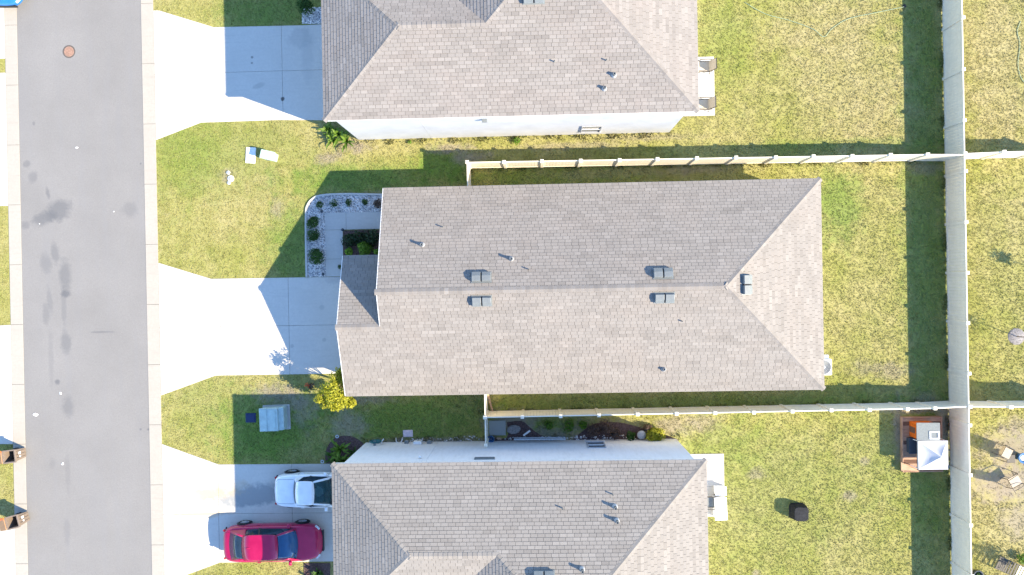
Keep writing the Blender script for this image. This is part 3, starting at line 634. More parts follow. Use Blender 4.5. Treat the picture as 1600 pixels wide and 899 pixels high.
# ------------------------------------------------------------------ cars
def car(name, label, loc, rotz, paint, L, W, prof, belt, gh, wheels, seats, hatch=None, screen='car_glass', rear='dark_glass'):
    """prof: (x, half width factor, top z) stations of the lower body; gh: x of rear glass base, roof rear, roof front, screen base, roof z, roof half width"""
    t = thing(name, label, 'car', loc, rotz); hw = W/2
    m = MB(); nst = len(prof); ring = []
    for x, wf, zt, zl in prof:
        w = hw*wf; sec = [(w*.90,zl),(w*.985,zl+.16),(w,(zl+zt)/2),(w*.985,zt-.16),(w*.93,zt-.045),(w*.80,zt-.008),(w*.4,zt+.02),(0,zt+.028)]
        sec = sec+[(-a,b) for a,b in sec[-2::-1]]; ring.append(len(m.v)); m.v += [(x,a,b) for a,b in sec]
    ns = 15
    for k in range(nst-1):
        for j in range(ns-1): m.f.append((ring[k]+j,ring[k+1]+j,ring[k+1]+j+1,ring[k]+j+1)); m.t.append(None)
    m.f.append(tuple(ring[0]+j for j in range(ns))); m.f.append(tuple(ring[-1]+ns-1-j for j in range(ns))); m.t += [None,None]
    for k in range(nst-1): m.f.append((ring[k],ring[k]+ns-1,ring[k+1]+ns-1,ring[k+1])); m.t.append(None)
    body = obj('body', m, paint, t, smooth=True, sub=2)
    def seam(pts, wd=.013):
        pts = [Vector(p) for p in pts]; q = []
        for a, b in zip(pts[:-1], pts[1:]): q += [a.lerp(b, k/8) for k in range(8)]
        q.append(pts[-1]); mb = MB()
        for k, p in enumerate(q):
            d = (q[min(k+1,len(q)-1)]-q[max(k-1,0)]).normalized(); up = Vector((0,0,1)) if abs(p.y) < hw*.93 else Vector((0,1,0)); n = d.cross(up).normalized()*wd/2
            mb.v += [tuple(p-n), tuple(p+n)]
        for k in range(len(q)-1): mb.f.append((2*k,2*k+1,2*k+3,2*k+2)); mb.t.append(None)
        o = obj('panel_seam', mb, MAT['black_plastic'], body); sw = o.modifiers.new('fit','SHRINKWRAP'); sw.target = body; sw.offset = .004; sw.wrap_method = 'NEAREST_SURFACEPOINT'
    rb, rr, rf, sb, zr, rw = gh;
    xe, xn = prof[0][0], prof[-1][0]
    seam([(rb-.06,-hw*.70,1),(xe+.22,-hw*.70,.97),(xe+.10,-hw*.58,.95),(xe+.06,0,.95),(xe+.10,hw*.58,.95),(xe+.22,hw*.70,.97),(rb-.06,hw*.70,1)])
    seam([(sb+.02,-hw*.80,.97),(xn-.5,-hw*.74,.85),(xn-.22,-hw*.5,.75),(xn-.14,0,.72),(xn-.22,hw*.5,.75),(xn-.5,hw*.74,.85),(sb+.02,hw*.80,.97)])
    for s_ in (-1,1):
        for xd in (sb-.18, (rr+rf)/2-.08 if L > 4.5 else rr-.02) + ((rr-.15,) if L > 4.5 else ()): seam([(xd,s_*hw*.99,.95),(xd,s_*hw,.6),(xd+.03,s_*hw*.97,.3)])
        seam([(xd,s_*hw,.36),(sb-.18,s_*hw,.36)])
        seam([(rb,s_*hw*.97,.80),(sb+.3,s_*hw,.78)], .008)
    bw = hw*.88; N_ = 15
    def row(x, w, z, bow, crown): return [Vector((x+bow*(1-(2*j/(N_-1)-1)**2), w*(2*j/(N_-1)-1), z+crown*(1-(2*j/(N_-1)-1)**2))) for j in range(N_)]
    A, B_, C_, D = row(rb,bw*.90,belt-.01,-.10,.02), row(rr,rw,zr-.03,-.05,.035), row(rf,rw,zr-.02,.06,.04), row(sb,bw*.97,belt-.02,.14,.02)
    Mid = row((rr+rf)/2,rw*1.02,zr,0,.045)
    def sheet(rows, lift=0, inset=0):
        mb = MB()
        for r in rows: mb.v += [tuple(p+Vector((0,0,lift))) for p in r]
        k = len(rows[0])
        for i in range(len(rows)-1):
            for j in range(k-1): a = i*k+j; mb.f.append((a,a+k,a+k+1,a+1)); mb.t.append(None)
        return mb
    def solid(o, th=.02, off=-1): s = o.modifiers.new('th','SOLIDIFY'); s.thickness = th; s.offset = off; return o
    solid(obj('roof', sheet([B_,Mid,C_]), paint, t, smooth=True, sub=1), .03)
    lerp = lambda p,q,f: p+(q-p)*f
    def pane(r0, r1, a, b): return [[lerp(r0[j],r1[j],f) for j in range(1,N_-1)] for f in (a,(a+b)/2,b)]
    ws = solid(obj('windscreen', sheet(pane(C_,D,.03,.97)), MAT[screen], t, smooth=True), .006)
    rg = solid(obj('rear_window', sheet(pane(A,B_,.05,.97)), MAT[rear], t, smooth=True), .006)
    for o, r0, r1 in ((ws,C_,D),(rg,A,B_)):                    # pillars
        for j0, j1 in ((0,1),(N_-2,N_-1)):
            solid(obj('pillar', sheet([[lerp(r0[j0],r1[j0],f),lerp(r0[j1],r1[j1],f)] for f in (0,.5,1)]), paint, t, smooth=True), .03)
    for s, e in ((1,N_-1),(-1,0)):
        top = [B_[e],lerp(B_[e],C_[e],.5),C_[e]]; low = [A[e],Vector(((rb+sb)/2-.1,s*bw*1.03,belt-.02)),D[e]]
        for i in (0,1):
            q = [lerp(low[i],top[i],.1),lerp(low[i+1],top[i+1],.1),lerp(low[i+1],top[i+1],.96),lerp(low[i],top[i],.96)]
            if i == 0:
                cp = [low[0],lerp(low[0],low[1],.52),lerp(top[0],top[1],.14),top[0]]; solid(obj('pillar', MB().poly(cp if s < 0 else cp[::-1]), paint, t), .02)
                a_, d_ = q[0].copy(), q[3].copy(); q[0] = lerp(a_,q[1],.54); q[3] = lerp(d_,q[2],.16); q[1] = lerp(a_,q[1],.93); q[2] = lerp(d_,q[2],.9)
            g = MB().poly(q if s < 0 else q[::-1]); solid(obj('side_window', g, MAT['dark_glass'], t), .006)
        p = [lerp(low[1],low[0],.07),low[1],top[1],lerp(top[1],top[0],.10)]; solid(obj('pillar', MB().poly(p if s < 0 else p[::-1]), MAT['black_plastic'], t), .02)
        mb = MB().box((-.09,0,-.055),(.06,.20,.075)); mr = obj('mirror', mb, paint, t, (sb-.30,s*(hw*.88),belt+.03), 0, smooth=True, bevel=.03); mr.rotation_euler = (0,0,0 if s > 0 else math.pi)
        for wx, z0 in ((prof[-1][0]-.35,.0),):
            lm = obj('headlight', MB().box((-.17,-.16,-.05),(.10,.16,.05)), MAT['lamp_clear'], t, (prof[-1][0]-.26,s*hw*.66,prof[-3][2]-.12), s*-.75, bevel=.03)
        obj('tail_light', MB().box((-.05,-.15,-.06),(.05,.15,.05)), MAT['lamp_red'], t, (prof[0][0]+.14,s*hw*.66,prof[0][2]+.08), s*.75, bevel=.02)
        obj('door_handle', MB().box((-.09,-.015,-.015),(.09,.02,.015)), paint, t, ((rr+rf)/2-.25,s*(hw*.995),belt-.14), bevel=.008)
        for wx in wheels:
            wh = obj('wheel', MB().lathe([(.21,-.09),(.30,-.10),(.325,-.07),(.325,.07),(.30,.10),(.21,.09)],n=24,axis='y'), MAT['tyre'], t, (wx,s*(hw-.07),.325), smooth=True)
            rm = MB().lathe([(.0,.06*s),(.06,.075*s),(.19,.07*s),(.215,.092*s)],n=24,axis='y'); 
            obj('rim', rm, MAT['rim'], wh, smooth=True)
            for q in range(5):
                a = q*2*math.pi/5; obj('spoke', MB().tube([(0,.085*s,0),(.2*math.cos(a),.09*s,.2*math.sin(a))],.022,5), MAT['rim'], wh)
            obj('wheel_arch', MB().lathe([(.37,-.02*s),(.385,.004*s),(.36,.012*s),(.33,.002*s)],n=24,axis='y'), MAT['black_plastic'], t, (wx,s*(hw-.015),.335), smooth=True)
    cb = obj('cabin_floor', MB().prism(ccw([(rb+.06,-bw*.84),(sb-.02,-bw*.88),(sb+.06,0),(sb-.02,bw*.88),(rb+.06,bw*.84)]), belt-.10, belt+.016), MAT['cabin'], t)
    db = obj('dashboard', MB().box((sb-.42,-bw*.86,belt-.02),(sb-.02,bw*.86,belt+.045)), MAT['black_plastic'], t, bevel=.03)
    for sx in seats:
        for s in (-1,1):
            st = obj('seat', MB().hexa([(-.34,-.24,belt-.02),(.14,-.24,belt-.06),(.14,.24,belt-.06),(-.34,.24,belt-.02),(-.38,-.22,zr-.24),(-.26,-.22,zr-.26),(-.26,.22,zr-.26),(-.38,.22,zr-.24)]), MAT['seat'], t, (sx,s*.37,0), bevel=.05)
            obj('headrest', MB().box((-.40,-.13,zr-.25),(-.30,.13,zr-.13)), MAT['beige_trim'], st, bevel=.03)
    for i in range(2):
        obj('wiper', MB().tube([(sb+.02-.12*i,-.5+.6*i,belt+.04),(sb-.16,.02+.55*i,belt+.10)],.012,5), MAT['black_plastic'], t)
    obj('rear_bumper', MB().box((prof[0][0]-.02,-hw*.78,.32),(prof[0][0]+.04,hw*.78,.44)), MAT['black_plastic'], t, bevel=.02)
    obj('number_plate', MB().box((prof[0][0]-.03,-.16,.52),(prof[0][0]-.005,.16,.66)), MAT['white_plastic'], t)
    obj('grille', MB().box((prof[-1][0]-.05,-hw*.55,.36),(prof[-1][0]+.03,hw*.55,.58)), MAT['black_plastic'], t, bevel=.02)
    return t
SED = [(-2.45,.40,.72,.42),(-2.42,.62,.84,.36),(-2.33,.80,.95,.30),(-2.12,.915,1.0,.26),(-1.8,.965,1.02,.24),(-1.2,.995,1.02,.22),(-.3,1.0,1.0,.22),(.8,1.0,.985,.22),(1.25,.985,.975,.22),(1.7,.965,.93,.22),(2.05,.91,.87,.24),(2.26,.80,.80,.28),(2.40,.62,.70,.33),(2.46,.36,.60,.38)]
x0 = P(350.5,850,.7)[0]; yc = P(405,856,1.45)[1]
red = car('parked_car', 'crimson red sedan parked half in the shade on the lower driveway', (x0+2.45,yc,.03), R(.6), MAT['red_paint'], 4.9, 1.86, SED, 1.0, (-2.0,-1.24,.44,1.24,1.44,.62), (-1.52,1.40), (.30,-.62), 'pale_screen', 'blue_screen')
ant = obj('roof_antenna', MB().hexa([(-1.05,-.03,1.46),(-.85,-.02,1.46),(-.85,.02,1.46),(-1.05,.03,1.46),(-1.05,-.008,1.52),(-1.02,-.008,1.52),(-1.02,.008,1.52),(-1.05,.008,1.52)]), MAT['red_paint'], red)
CPE = [(-2.1,.42,.68,.42),(-2.07,.64,.80,.36),(-1.99,.80,.90,.30),(-1.8,.905,.955,.26),(-1.5,.955,.975,.24),(-1.0,.985,.97,.22),(-.2,1.0,.95,.22),(.6,1.0,.94,.22),(1.0,.98,.92,.22),(1.45,.95,.87,.22),(1.8,.86,.79,.25),(1.98,.72,.71,.30),(2.08,.55,.62,.34),(2.12,.32,.54,.38)]
x0 = P(430,765,.7)[0]; yc = P(478,771,1.3)[1]
car('parked_car', 'small white two door coupe parked with its nose under the eave', (x0+2.1,yc,.03), R(-.4), MAT['white_paint'], 4.2, 1.72, CPE, .95, (-1.02,-.86,-.02,.82,1.30,.58), (-1.35,1.30), (.15,))
car('parked_car', 'blue car at the top left corner, only its nose in view', (P(22,0)[0],P(22,10,.5)[1]+2.45,.03), R(-91), MAT['blue_paint'], 4.9, 1.86, SED, 1.0, (-1.95,-1.22,.42,1.22,1.44,.60), (-1.52,1.40), (.30,-.62))

# ------------------------------------------------------------------ street and utility things
x, y = P(108,81)
mh = thing('manhole_cover', 'round rusty manhole cover set in the asphalt road', 'manhole cover', (x,y,.013))
obj('ring', MB().lathe([(.265,0),(.265,.006),(.325,.006),(.33,0)],n=36), MAT['iron_ring'], mh)
lid = MB().lathe([(0,.008),(.255,.008),(.258,0)],n=36); obj('lid', lid, MAT['iron'], mh)
bars = MB()
for a in range(-4,5):
    w = math.sqrt(max(0,.24**2-(a*.055)**2)); bars.box((a*.055-.012,-w,.008),(a*.055+.012,w,.0115))
obj('tread', bars, MAT['iron'], mh)
for k, (px,py,s,l) in enumerate(((120,231,.06,'scrap of white paper on the road, below the manhole cover'),(95,615,.09,'torn white paper on the road, level with the yellow tree'),(55,648,.10,'crumpled white paper near the left gutter, above the bins'),(98,725,.075,'white paper scrap on the road between the two bins'),(62,350,.035,'tiny white paper beside the long dark oil stain'),(178,331,.038,'tiny white paper near the middle of the road'))):
    m = MB(); r = random.Random(k)
    pts = [(math.cos(q*1.05)*s*1.5*r.uniform(.35,1.2), math.sin(q*1.05)*s*r.uniform(.5,1.1), r.uniform(.0,.03)) for q in range(6)]
    for q in range(6): m.poly([(0,0,.035),pts[q],pts[(q+1)%6]])
    tag(obj('paper_scrap', m, MAT['paper'], None, P3(px,py,.016)), l, 'litter', 'paper scraps on the road')
def wheelie_bin(label, px, py, rz):
    x, y = P(px,py); t = thing('wheelie_bin', label, 'bin', (x,y,.03), rz, 'bins put out at the left kerb')
    b = [(-.24,-.23,.06),(.24,-.23,.06),(.24,.23,.06),(-.24,.23,.06)]; a = [(-.30,-.29,1.02),(.30,-.29,1.02),(.30,.29,1.02),(-.30,.29,1.02)]; ia = [(p[0]*.92,p[1]*.92,1.02) for p in a]; ib = [(p[0]*.9,p[1]*.9,.12) for p in b]
    m = MB(); m.v += b+a+ia+ib; m.f += [(3,2,1,0)]+[(k,(k+1)%4,4+(k+1)%4,4+k) for k in range(4)]+[(4+k,4+(k+1)%4,8+(k+1)%4,8+k) for k in range(4)]+[(8+k,8+(k+1)%4,12+(k+1)%4,12+k) for k in range(4)]+[(12,13,14,15)]; m.t += [None]*14
    obj('body', m, MAT['bin'], t)
    for yy in (-.16,0,.16): obj('rib', MB().hexa([(.235,yy-.03,.1),(.262,yy-.02,.1),(.262,yy+.02,.1),(.235,yy+.03,.1),(.285,yy-.035,.86),(.325,yy-.025,.86),(.325,yy+.025,.86),(.285,yy+.035,.86)]), MAT['bin'], t)
    obj('rim', MB().box((.30,-.32,.96),(.345,.32,1.025)).box((-.34,-.32,.98),(-.30,.32,1.025)).box((-.30,.29,.97),(.30,.33,1.025)).box((-.30,-.33,.97),(.30,-.29,1.025)), MAT['bin'], t, bevel=.01)
    ld = obj('lid', MB().box((-.58,-.31,-.02),(0,.31,.02)), MAT['bin_lid'], t, (-.345,0,1.04), bevel=.015); ld.rotation_euler = (0,R(-28),0)
    obj('lid_edge', MB().box((-.60,.24,.0),(.02,.335,.045)), MAT['orange'], ld, bevel=.01)
    st = obj('sticker', MB().box((0,-.06,-.10),(.004,.06,.10)), MAT['white_plastic'], t, (.296,.08,.62)); st.rotation_euler = (0,R(5),0)
    obj('sticker', MB().box((0,-.04,-.06),(.004,.04,.06)), MAT['white_plastic'], t, (.293,-.09,.6)).rotation_euler = (0,R(5),0)
    for s in (-1,1):
        obj('wheel', MB().lathe([(0,-.03),(.12,-.03),(.13,0),(.12,.03),(0,.03)],n=16,axis='y'), MAT['tyre'], t, (-.22,s*.25,.13), smooth=True)
    obj('handle', MB().tube([(-.33,-.25,.95),(-.40,-.25,.93),(-.40,.25,.93),(-.33,.25,.95)],.016,6), MAT['bin'], t)
wheelie_bin('open brown wheelie bin at the left kerb, the upper of the two', 35, 707, R(6))
wheelie_bin('open brown wheelie bin at the left kerb, the lower of the two', 40, 807, R(14))
# front lawn, north: pad and green pedestal
x, y = P(392,243); tag(obj('concrete_pad', MB().box((-.25,-.40,-.05),(.25,.40,.05)), MAT['white_plastic'], None, (x,y,0), R(-4), bevel=.02), 'small white utility pad on the upper front lawn beside a green box', 'pad')
x, y = P(424,245.5); t = thing('utility_pedestal', 'pale green utility pedestal on the upper front lawn', 'utility box', (x,y,0), R(-14))
obj('body', MB().box((-.34,-.20,-.05),(.34,.20,.56)), MAT['green_box'], t, bevel=.05); obj('lid', MB().box((-.37,-.225,.56),(.37,.225,.64)), MAT['green_box'], t, bevel=.04); obj('latch', MB().box((-.05,-.25,.40),(.05,-.2,.52)), MAT['metal_grey'], t)
for px,py,r,l in ((357,270,.075,'small white cleanout cap on the upper front lawn, topmost of three'),(361,279.5,.13,'largest white utility cap on the upper front lawn, middle of three'),(358,286,.07,'small white cleanout cap on the upper front lawn, lowest of three')):
    t = thing('cleanout_cap', l, 'utility cap', P3(px,py), 0, 'round caps in the front lawn')
    obj('collar', MB().lathe([(r*1.25,-.03),(r*1.25,.05),(r,.06),(r,.04)],n=18), MAT['pvc'], t); obj('plug', MB().lathe([(r*.98,.05),(r*.55,.075),(0,.08)],n=18), MAT['lead'], t)
# transformer and meter lid
x, y = P(433,652); t = thing('transformer_box', 'pale teal pad mounted transformer box on the shaded lawn', 'transformer', (x,y,0), R(1.5))
obj('pad', MB().box((-.70,-.63,-.05),(.68,.63,.06)), MAT['pad'], t, bevel=.02); obj('body', MB().box((-.62,-.55,.06),(.50,.55,.72)), MAT['trans_box'], t, bevel=.03)
ld = obj('lid', MB().hexa([(-.66,-.585,.72),(.30,-.585,.72),(.30,.585,.72),(-.66,.585,.72),(-.63,-.55,.76),(.30,-.55,.84),(.30,.55,.84),(-.63,.55,.76)]), MAT['trans_box'], t, bevel=.02)
obj('rib', MB().box((-.27,-.57,.775),(-.25,.57,.812)), MAT['trans_box'], ld); obj('rib', MB().box((.16,-.40,.83),(.20,.40,.855)), MAT['trans_box'], ld)
obj('rear_box', MB().box((.31,-.53,.06),(.56,.58,.70)), MAT['trans_box'], t, bevel=.03); obj('lock', MB().box((.1,-.62,.30),(.2,-.55,.45)), MAT['metal_grey'], t)
x, y = P(392,653); t = thing('meter_box', 'small blue meter box lid set in the shaded lawn beside the transformer', 'meter box', (x,y,0))
obj('box', MB().box((-.27,-.24,-.08),(.27,.24,.035)), MAT['blue_box'], t, bevel=.03); obj('lid', MB().box((-.20,-.18,.035),(.20,.18,.05)), MAT['blue_box'], t, bevel=.01)
# air conditioner behind the middle house
x, y = P(1289,574,.8); t = thing('air_conditioner', 'white air conditioner unit half under the rear eave of the middle house', 'air conditioner', (x-.05,y,0))
obj('pad', MB().box((-.48,-.48,-.05),(.48,.48,.06)), MAT['pad'], t); obj('cabinet', MB().box((-.40,-.40,.06),(.40,.40,.80)), MAT['white_plastic'], t, bevel=.06)
g = obj('fan_guard', MB().lathe([(.36,.80),(.36,.815),(.33,.82),(.33,.80)],n=28), MAT['lead'], t)
for r in (.07,.13,.19,.25,.30): obj('guard_ring', MB().lathe([(r-.006,.812),(r+.006,.812),(r+.006,.824),(r-.006,.824),(r-.006,.812)],n=24), MAT['lead'], g)
obj('fan_well', MB().lathe([(.33,.804),(0,.804)],n=24), MAT['metal_grey'], t); obj('fan_hub', MB().lathe([(.08,.804),(.08,.83),(0,.835)],n=16), MAT['lead'], t)
x, y = P(1289.5,557,.4); t = thing('disconnect_box', 'small white electrical box at the rear wall above the air conditioner', 'electrical box', (x-.02,y,0)); obj('post', MB().box((-.03,-.03,-.05),(.03,.03,.35)), MAT['pvc'], t); obj('box', MB().box((-.10,-.09,.35),(.10,.09,.65)), MAT['white_plastic'], t, bevel=.01)

# ------------------------------------------------------------------ planting beds and plants
def ring_curve(pts, n=6):
    out = []
    for i in range(len(pts)-1):
        p0, p1, p2, p3 = (Vector(pts[max(i-1,0)]), Vector(pts[i]), Vector(pts[i+1]), Vector(pts[min(i+2,len(pts)-1)]))
        for k in range(n):
            t = k/n; out.append(tuple(.5*((2*p1)+(p2-p0)*t+(2*p0-5*p1+4*p2-p3)*t*t+(3*p1-p0-3*p2+p3)*t**3)))
    out.append(tuple(pts[-1])); return out
edge = ring_curve([P(*q) for q in ((479.5,433),(478.5,380),(478.5,335),(481,321),(489,311),(503,305.5),(540,303.5),(600,304.5))])
rb_poly = edge+[(-6.9,wt),(wl,wt),(wl,wb_)]
PAVED.append(ccw(rb_poly))
bed = tag(obj('rock_bed', MB().prism(ccw(rb_poly), -.05, .012), MAT['rock_bed']), 'white rock bed wrapping round the front walkway of the middle house', 'planting bed')
kb = MB()
for a, b in zip(edge[:-1], edge[1:]):
    d = Vector((b[0]-a[0],b[1]-a[1],0)).normalized(); n = Vector((-d.y,d.x,0))*.055
    A_, B2 = Vector((a[0],a[1],0)), Vector((b[0],b[1],0))
    kb.hexa([A_-n+Vector((0,0,-.05)),B2-n+Vector((0,0,-.05)),B2+n+Vector((0,0,-.05)),A_+n+Vector((0,0,-.05)),A_-n*.8+Vector((0,0,.09)),B2-n*.8+Vector((0,0,.09)),B2+n*.8+Vector((0,0,.09)),A_+n*.8+Vector((0,0,.09))])
obj('edging', kb, MAT['walk'], bed)
def inside(pts, poly):
    x, y = pts[:,0], pts[:,1]; r = np.zeros(len(pts), bool); n = len(poly)
    for i in range(n):
        x0,y0 = poly[i]; x1,y1 = poly[(i+1)%n]
        c = ((y0 > y) != (y1 > y)); 
        with np.errstate(divide='ignore', invalid='ignore'): xi = (x1-x0)*(y-y0)/(y1-y0)+x0
        r ^= c & (x < xi)
    return r
def pebbles(name, poly, dens, s0, s1, mat, seed, z=.01):
    rg = np.random.RandomState(seed); pl = np.array(poly)
    a, b = pl.min(0), pl.max(0); n = int((b-a).prod()*dens); q = a+rg.rand(n,2)*(b-a); q = q[inside(q, [tuple(p) for p in pl])]
    m = MB(); oc = [(1,0,0),(0,1,0),(-1,0,0),(0,-1,0),(0,0,.8),(0,0,-.5)]
    for x, y in q:
        s = rg.uniform(s0,s1); i = len(m.v); th = rg.rand()*3
        for a_,b_,c_ in oc:
            k = s*rg.uniform(.7,1.2); m.v.append((x+k*(a_*math.cos(th)-b_*math.sin(th)), y+k*.8*(a_*math.sin(th)+b_*math.cos(th)), z+s*.3+c_*s))
        for f in ((0,1,4),(1,2,4),(2,3,4),(3,0,4)): m.f.append(tuple(i+k for k in f)); m.t.append(None)
    return obj(name, m, mat)
tag(pebbles('white_rocks', rb_poly, 330, .03,.06, MAT['rock'], 1), 'white landscaping rocks round the front walkway', 'rocks', None, 'stuff')
def leaves(seed, n, c, rad, size, hollow=.55, squash=1.0, lumps=6, lump=.35, bias=0):
    """scattered leaf blades through a lumpy ellipsoid"""
    rg = np.random.RandomState(seed); m = MB(); lc = rg.normal(size=(lumps,3)); lc /= np.linalg.norm(lc,axis=1)[:,None]
    for k in range(n):
        d = rg.normal(size=3); d /= np.linalg.norm(d)
        if d[2] < -.5: d[2] *= -.5
        near = max(0, (lc@d).max()); rr = (hollow+(1-hollow)*rg.rand()**.6)*(1-lump+lump*near**3*1.35)
        p = Vector((c[0]+d[0]*rad[0]*rr, c[1]+d[1]*rad[1]*rr, c[2]+d[2]*rad[2]*rr))
        nr = (Vector(d)+Vector(rg.normal(size=3))*.7+Vector((0,0,.35))).normalized(); u = nr.orthogonal().normalized(); u = Matrix.Rotation(rg.rand()*6.28,3,nr)@u; w = nr.cross(u)
        s = size*rg.uniform(.6,1.3); t = min(1,max(0,.15+.75*(rr-.45)+rg.normal()*.18+bias*d[2]))
        m.poly([p-u*s, p-w*s*.45+u*.1*s, p+u*s+nr*(-.25*s), p+w*s*.45+u*.1*s], t)
    return m
def stems(c, r, h, n, rg, th=.012):
    m = MB()
    for k in range(n):
        a = rg.random()*6.28; q = rg.uniform(.2,.75)
        m.tube([(0,0,0),(math.cos(a)*r*q*.4,math.sin(a)*r*q*.4,h*.45),(math.cos(a)*r*q,math.sin(a)*r*q,h*.85)],[th,th*.7,th*.35],5)
    return m
def bush(label, px, py, r, h, mat, n=400, size=.05, name='shrub', cat='shrub', group=None, seed=None, ry=None, zt=None):
    seed = seed if seed is not None else int(px*3+py*7) % 9999; rg = random.Random(seed)
    x, y = P(px, py, h*.6 if zt is None else zt); t = thing(name, label, cat, (x,y,gz(x,y)), 0, group)
    obj('foliage', leaves(seed, n, (0,0,h*.52), (r,ry or r,h*.5), size), mat, t); obj('stems', stems((0,0),r,h,6,rg), MAT['bark'], t); return t
for px,py,l in ((499,319,'tiny round plant in the white rocks, leftmost of the top row'),(521,318,'small loose green plant, second from left in the top rock row'),(543.5,316.5,'flat green plant, third from left in the top rock row'),(570,316,'spiky green plant, fourth from left in the top rock row')):
    bush(l, px, py, .17+.04*(px%3), .26, MAT['leaf_green'], 150, .045, group='small plants in the white rock bed')
bush('dark reddish bush at the eave end of the rock bed', 590, 318, .30, .5, MAT['leaf_brown'], 300, .05)
bush('round green bush, topmost of three left of the walkway', 488, 347, .36, .5, MAT['leaf_green'], 650, .05, group='bushes left of the walkway')
bush('round green bush, middle of three left of the walkway', 490, 369, .36, .5, MAT['leaf_green'], 650, .05, group='bushes left of the walkway')
bush('larger oval green bush, lowest of three left of the walkway', 494, 399, .40, .62, MAT['leaf_green'], 900, .055, group='bushes left of the walkway', ry=.52)
def stake_light(label, px, py):
    t = thing('path_light', label, 'path light', P3(px,py,.012), 0, 'dark path lights along the walkway')
    obj('stake', MB().tube([(0,0,-.05),(0,0,.28)],.012,6), MAT['black_plastic'], t); obj('shade', MB().lathe([(.0,.36),(.075,.31),(.08,.30),(.05,.30),(.045,.26),(0,.26)],n=16), MAT['slate'], t, smooth=True)
stake_light('dark path light at the upper outer corner of the walkway', 505, 331); stake_light('dark path light at the foot of the walkway by the driveway', 507, 429); stake_light('dark path light at the inner corner of the walkway', 537.5, 360)
# inner bed by the entry
ib = [(wi+.03,P(540,362)[1]),(-6.9,P(560,362)[1]),(-6.9,1.3),(wi+.03,1.3)]; ib = [(wi+.02,wm-.03),(-6.85,wm-.03),(-6.85,1.24),(wi+.02,1.24)]
tag(obj('mulch_bed', MB().prism(ccw(ib), -.05, .02), MAT['mulch']), 'dark mulched bed between walkway and garage roof', 'planting bed'); PAVED.append(ccw(ib))
for k,(px,py,r,l) in enumerate(((546,374,.44,'dark leafy shrub in the entry bed, leftmost of the dark row'),(562,373,.46,'dark leafy shrub in the middle of the entry bed'),(580,372,.48,'dark leafy shrub in the entry bed, nearest the house'))):
    bush(l, px, py, r, .7, MAT['leaf_dark'], 520, .065, group='dark shrubs in the entry bed')
for k,(px,py,r,l) in enumerate(((545,393,.22,'bright lime shrub at the left end of the entry bed'),(570,388,.42,'largest bright lime shrub in the entry bed'),(591,394,.2,'small bright shrub under the eave in the entry bed'))):
    bush(l, px, py, r, .75, MAT['leaf_bright'], 500 if r < .3 else 800, .065, group='lime shrubs in the entry bed')
bush('sparse low weed at the walkway edge beside the garage roof', 531, 417, .13, .2, MAT['leaf_green'], 60, .05)
# yellow-green tree at the garage corner
tx, ty = P(541,601); t = thing('small_tree', 'bushy yellow green tree at the front corner of the middle house', 'tree', (tx,ty,0)); rg = random.Random(5)
tr = MB().tube([(0,0,-.1),(.02,.03,.7),(-.05,-.04,1.3)],[.06,.05,.04],8); obj('trunk', tr, MAT['bark'], t)
lb = MB()
for k in range(9):
    a = k*.7; q = rg.uniform(.5,.85); lb.tube([(-.02,0,.8+.06*k),(math.cos(a)*q*.5,math.sin(a)*q*.5,1.5+.07*k),(math.cos(a)*q,math.sin(a)*q,2.0+.1*rg.random()*6)],[.028,.02,.008],5)
obj('limbs', lb, MAT['bark'], t)
cr = MB()
for k,(ox,oy,oz,rr) in enumerate(((-.25,-.45,1.9,.62),(.15,-.62,1.7,.58),(-.5,-.1,1.8,.5),(.35,-.35,2.0,.5),(.1,.45,2.15,.50),(.25,.78,2.0,.42),(-.15,.05,2.5,.55),(-.55,-.6,1.55,.4),(.55,-.7,1.45,.35),(-.75,-.35,1.75,.42),(-.1,-.85,1.5,.42))):
    q = leaves(40+k, 520, (ox,oy,oz), (rr,rr,rr*.8), .062, .3, lumps=5, lump=.45, bias=.15); o_ = len(cr.v); cr.v += q.v; cr.f += [tuple(i+o_ for i in f) for f in q.f]; cr.t += q.t
obj('crown', cr, MAT['leaf_yellow'], t)
bush('low orange flowering plant left of the yellow green tree', 486, 603, .2, .3, MAT['leaf_brown'], 120, .05)
fl = thing('flower_clump', 'small clump of orange flowers beside the driveway edge', 'flowers', P3(483,601)); obj('petals', leaves(77, 60, (0,0,.34), (.2,.15,.05), .035, .2), MAT['flower'], fl); obj('stems', stems((0,0),.2,.32,8,random.Random(9),.006), MAT['bark'], fl)
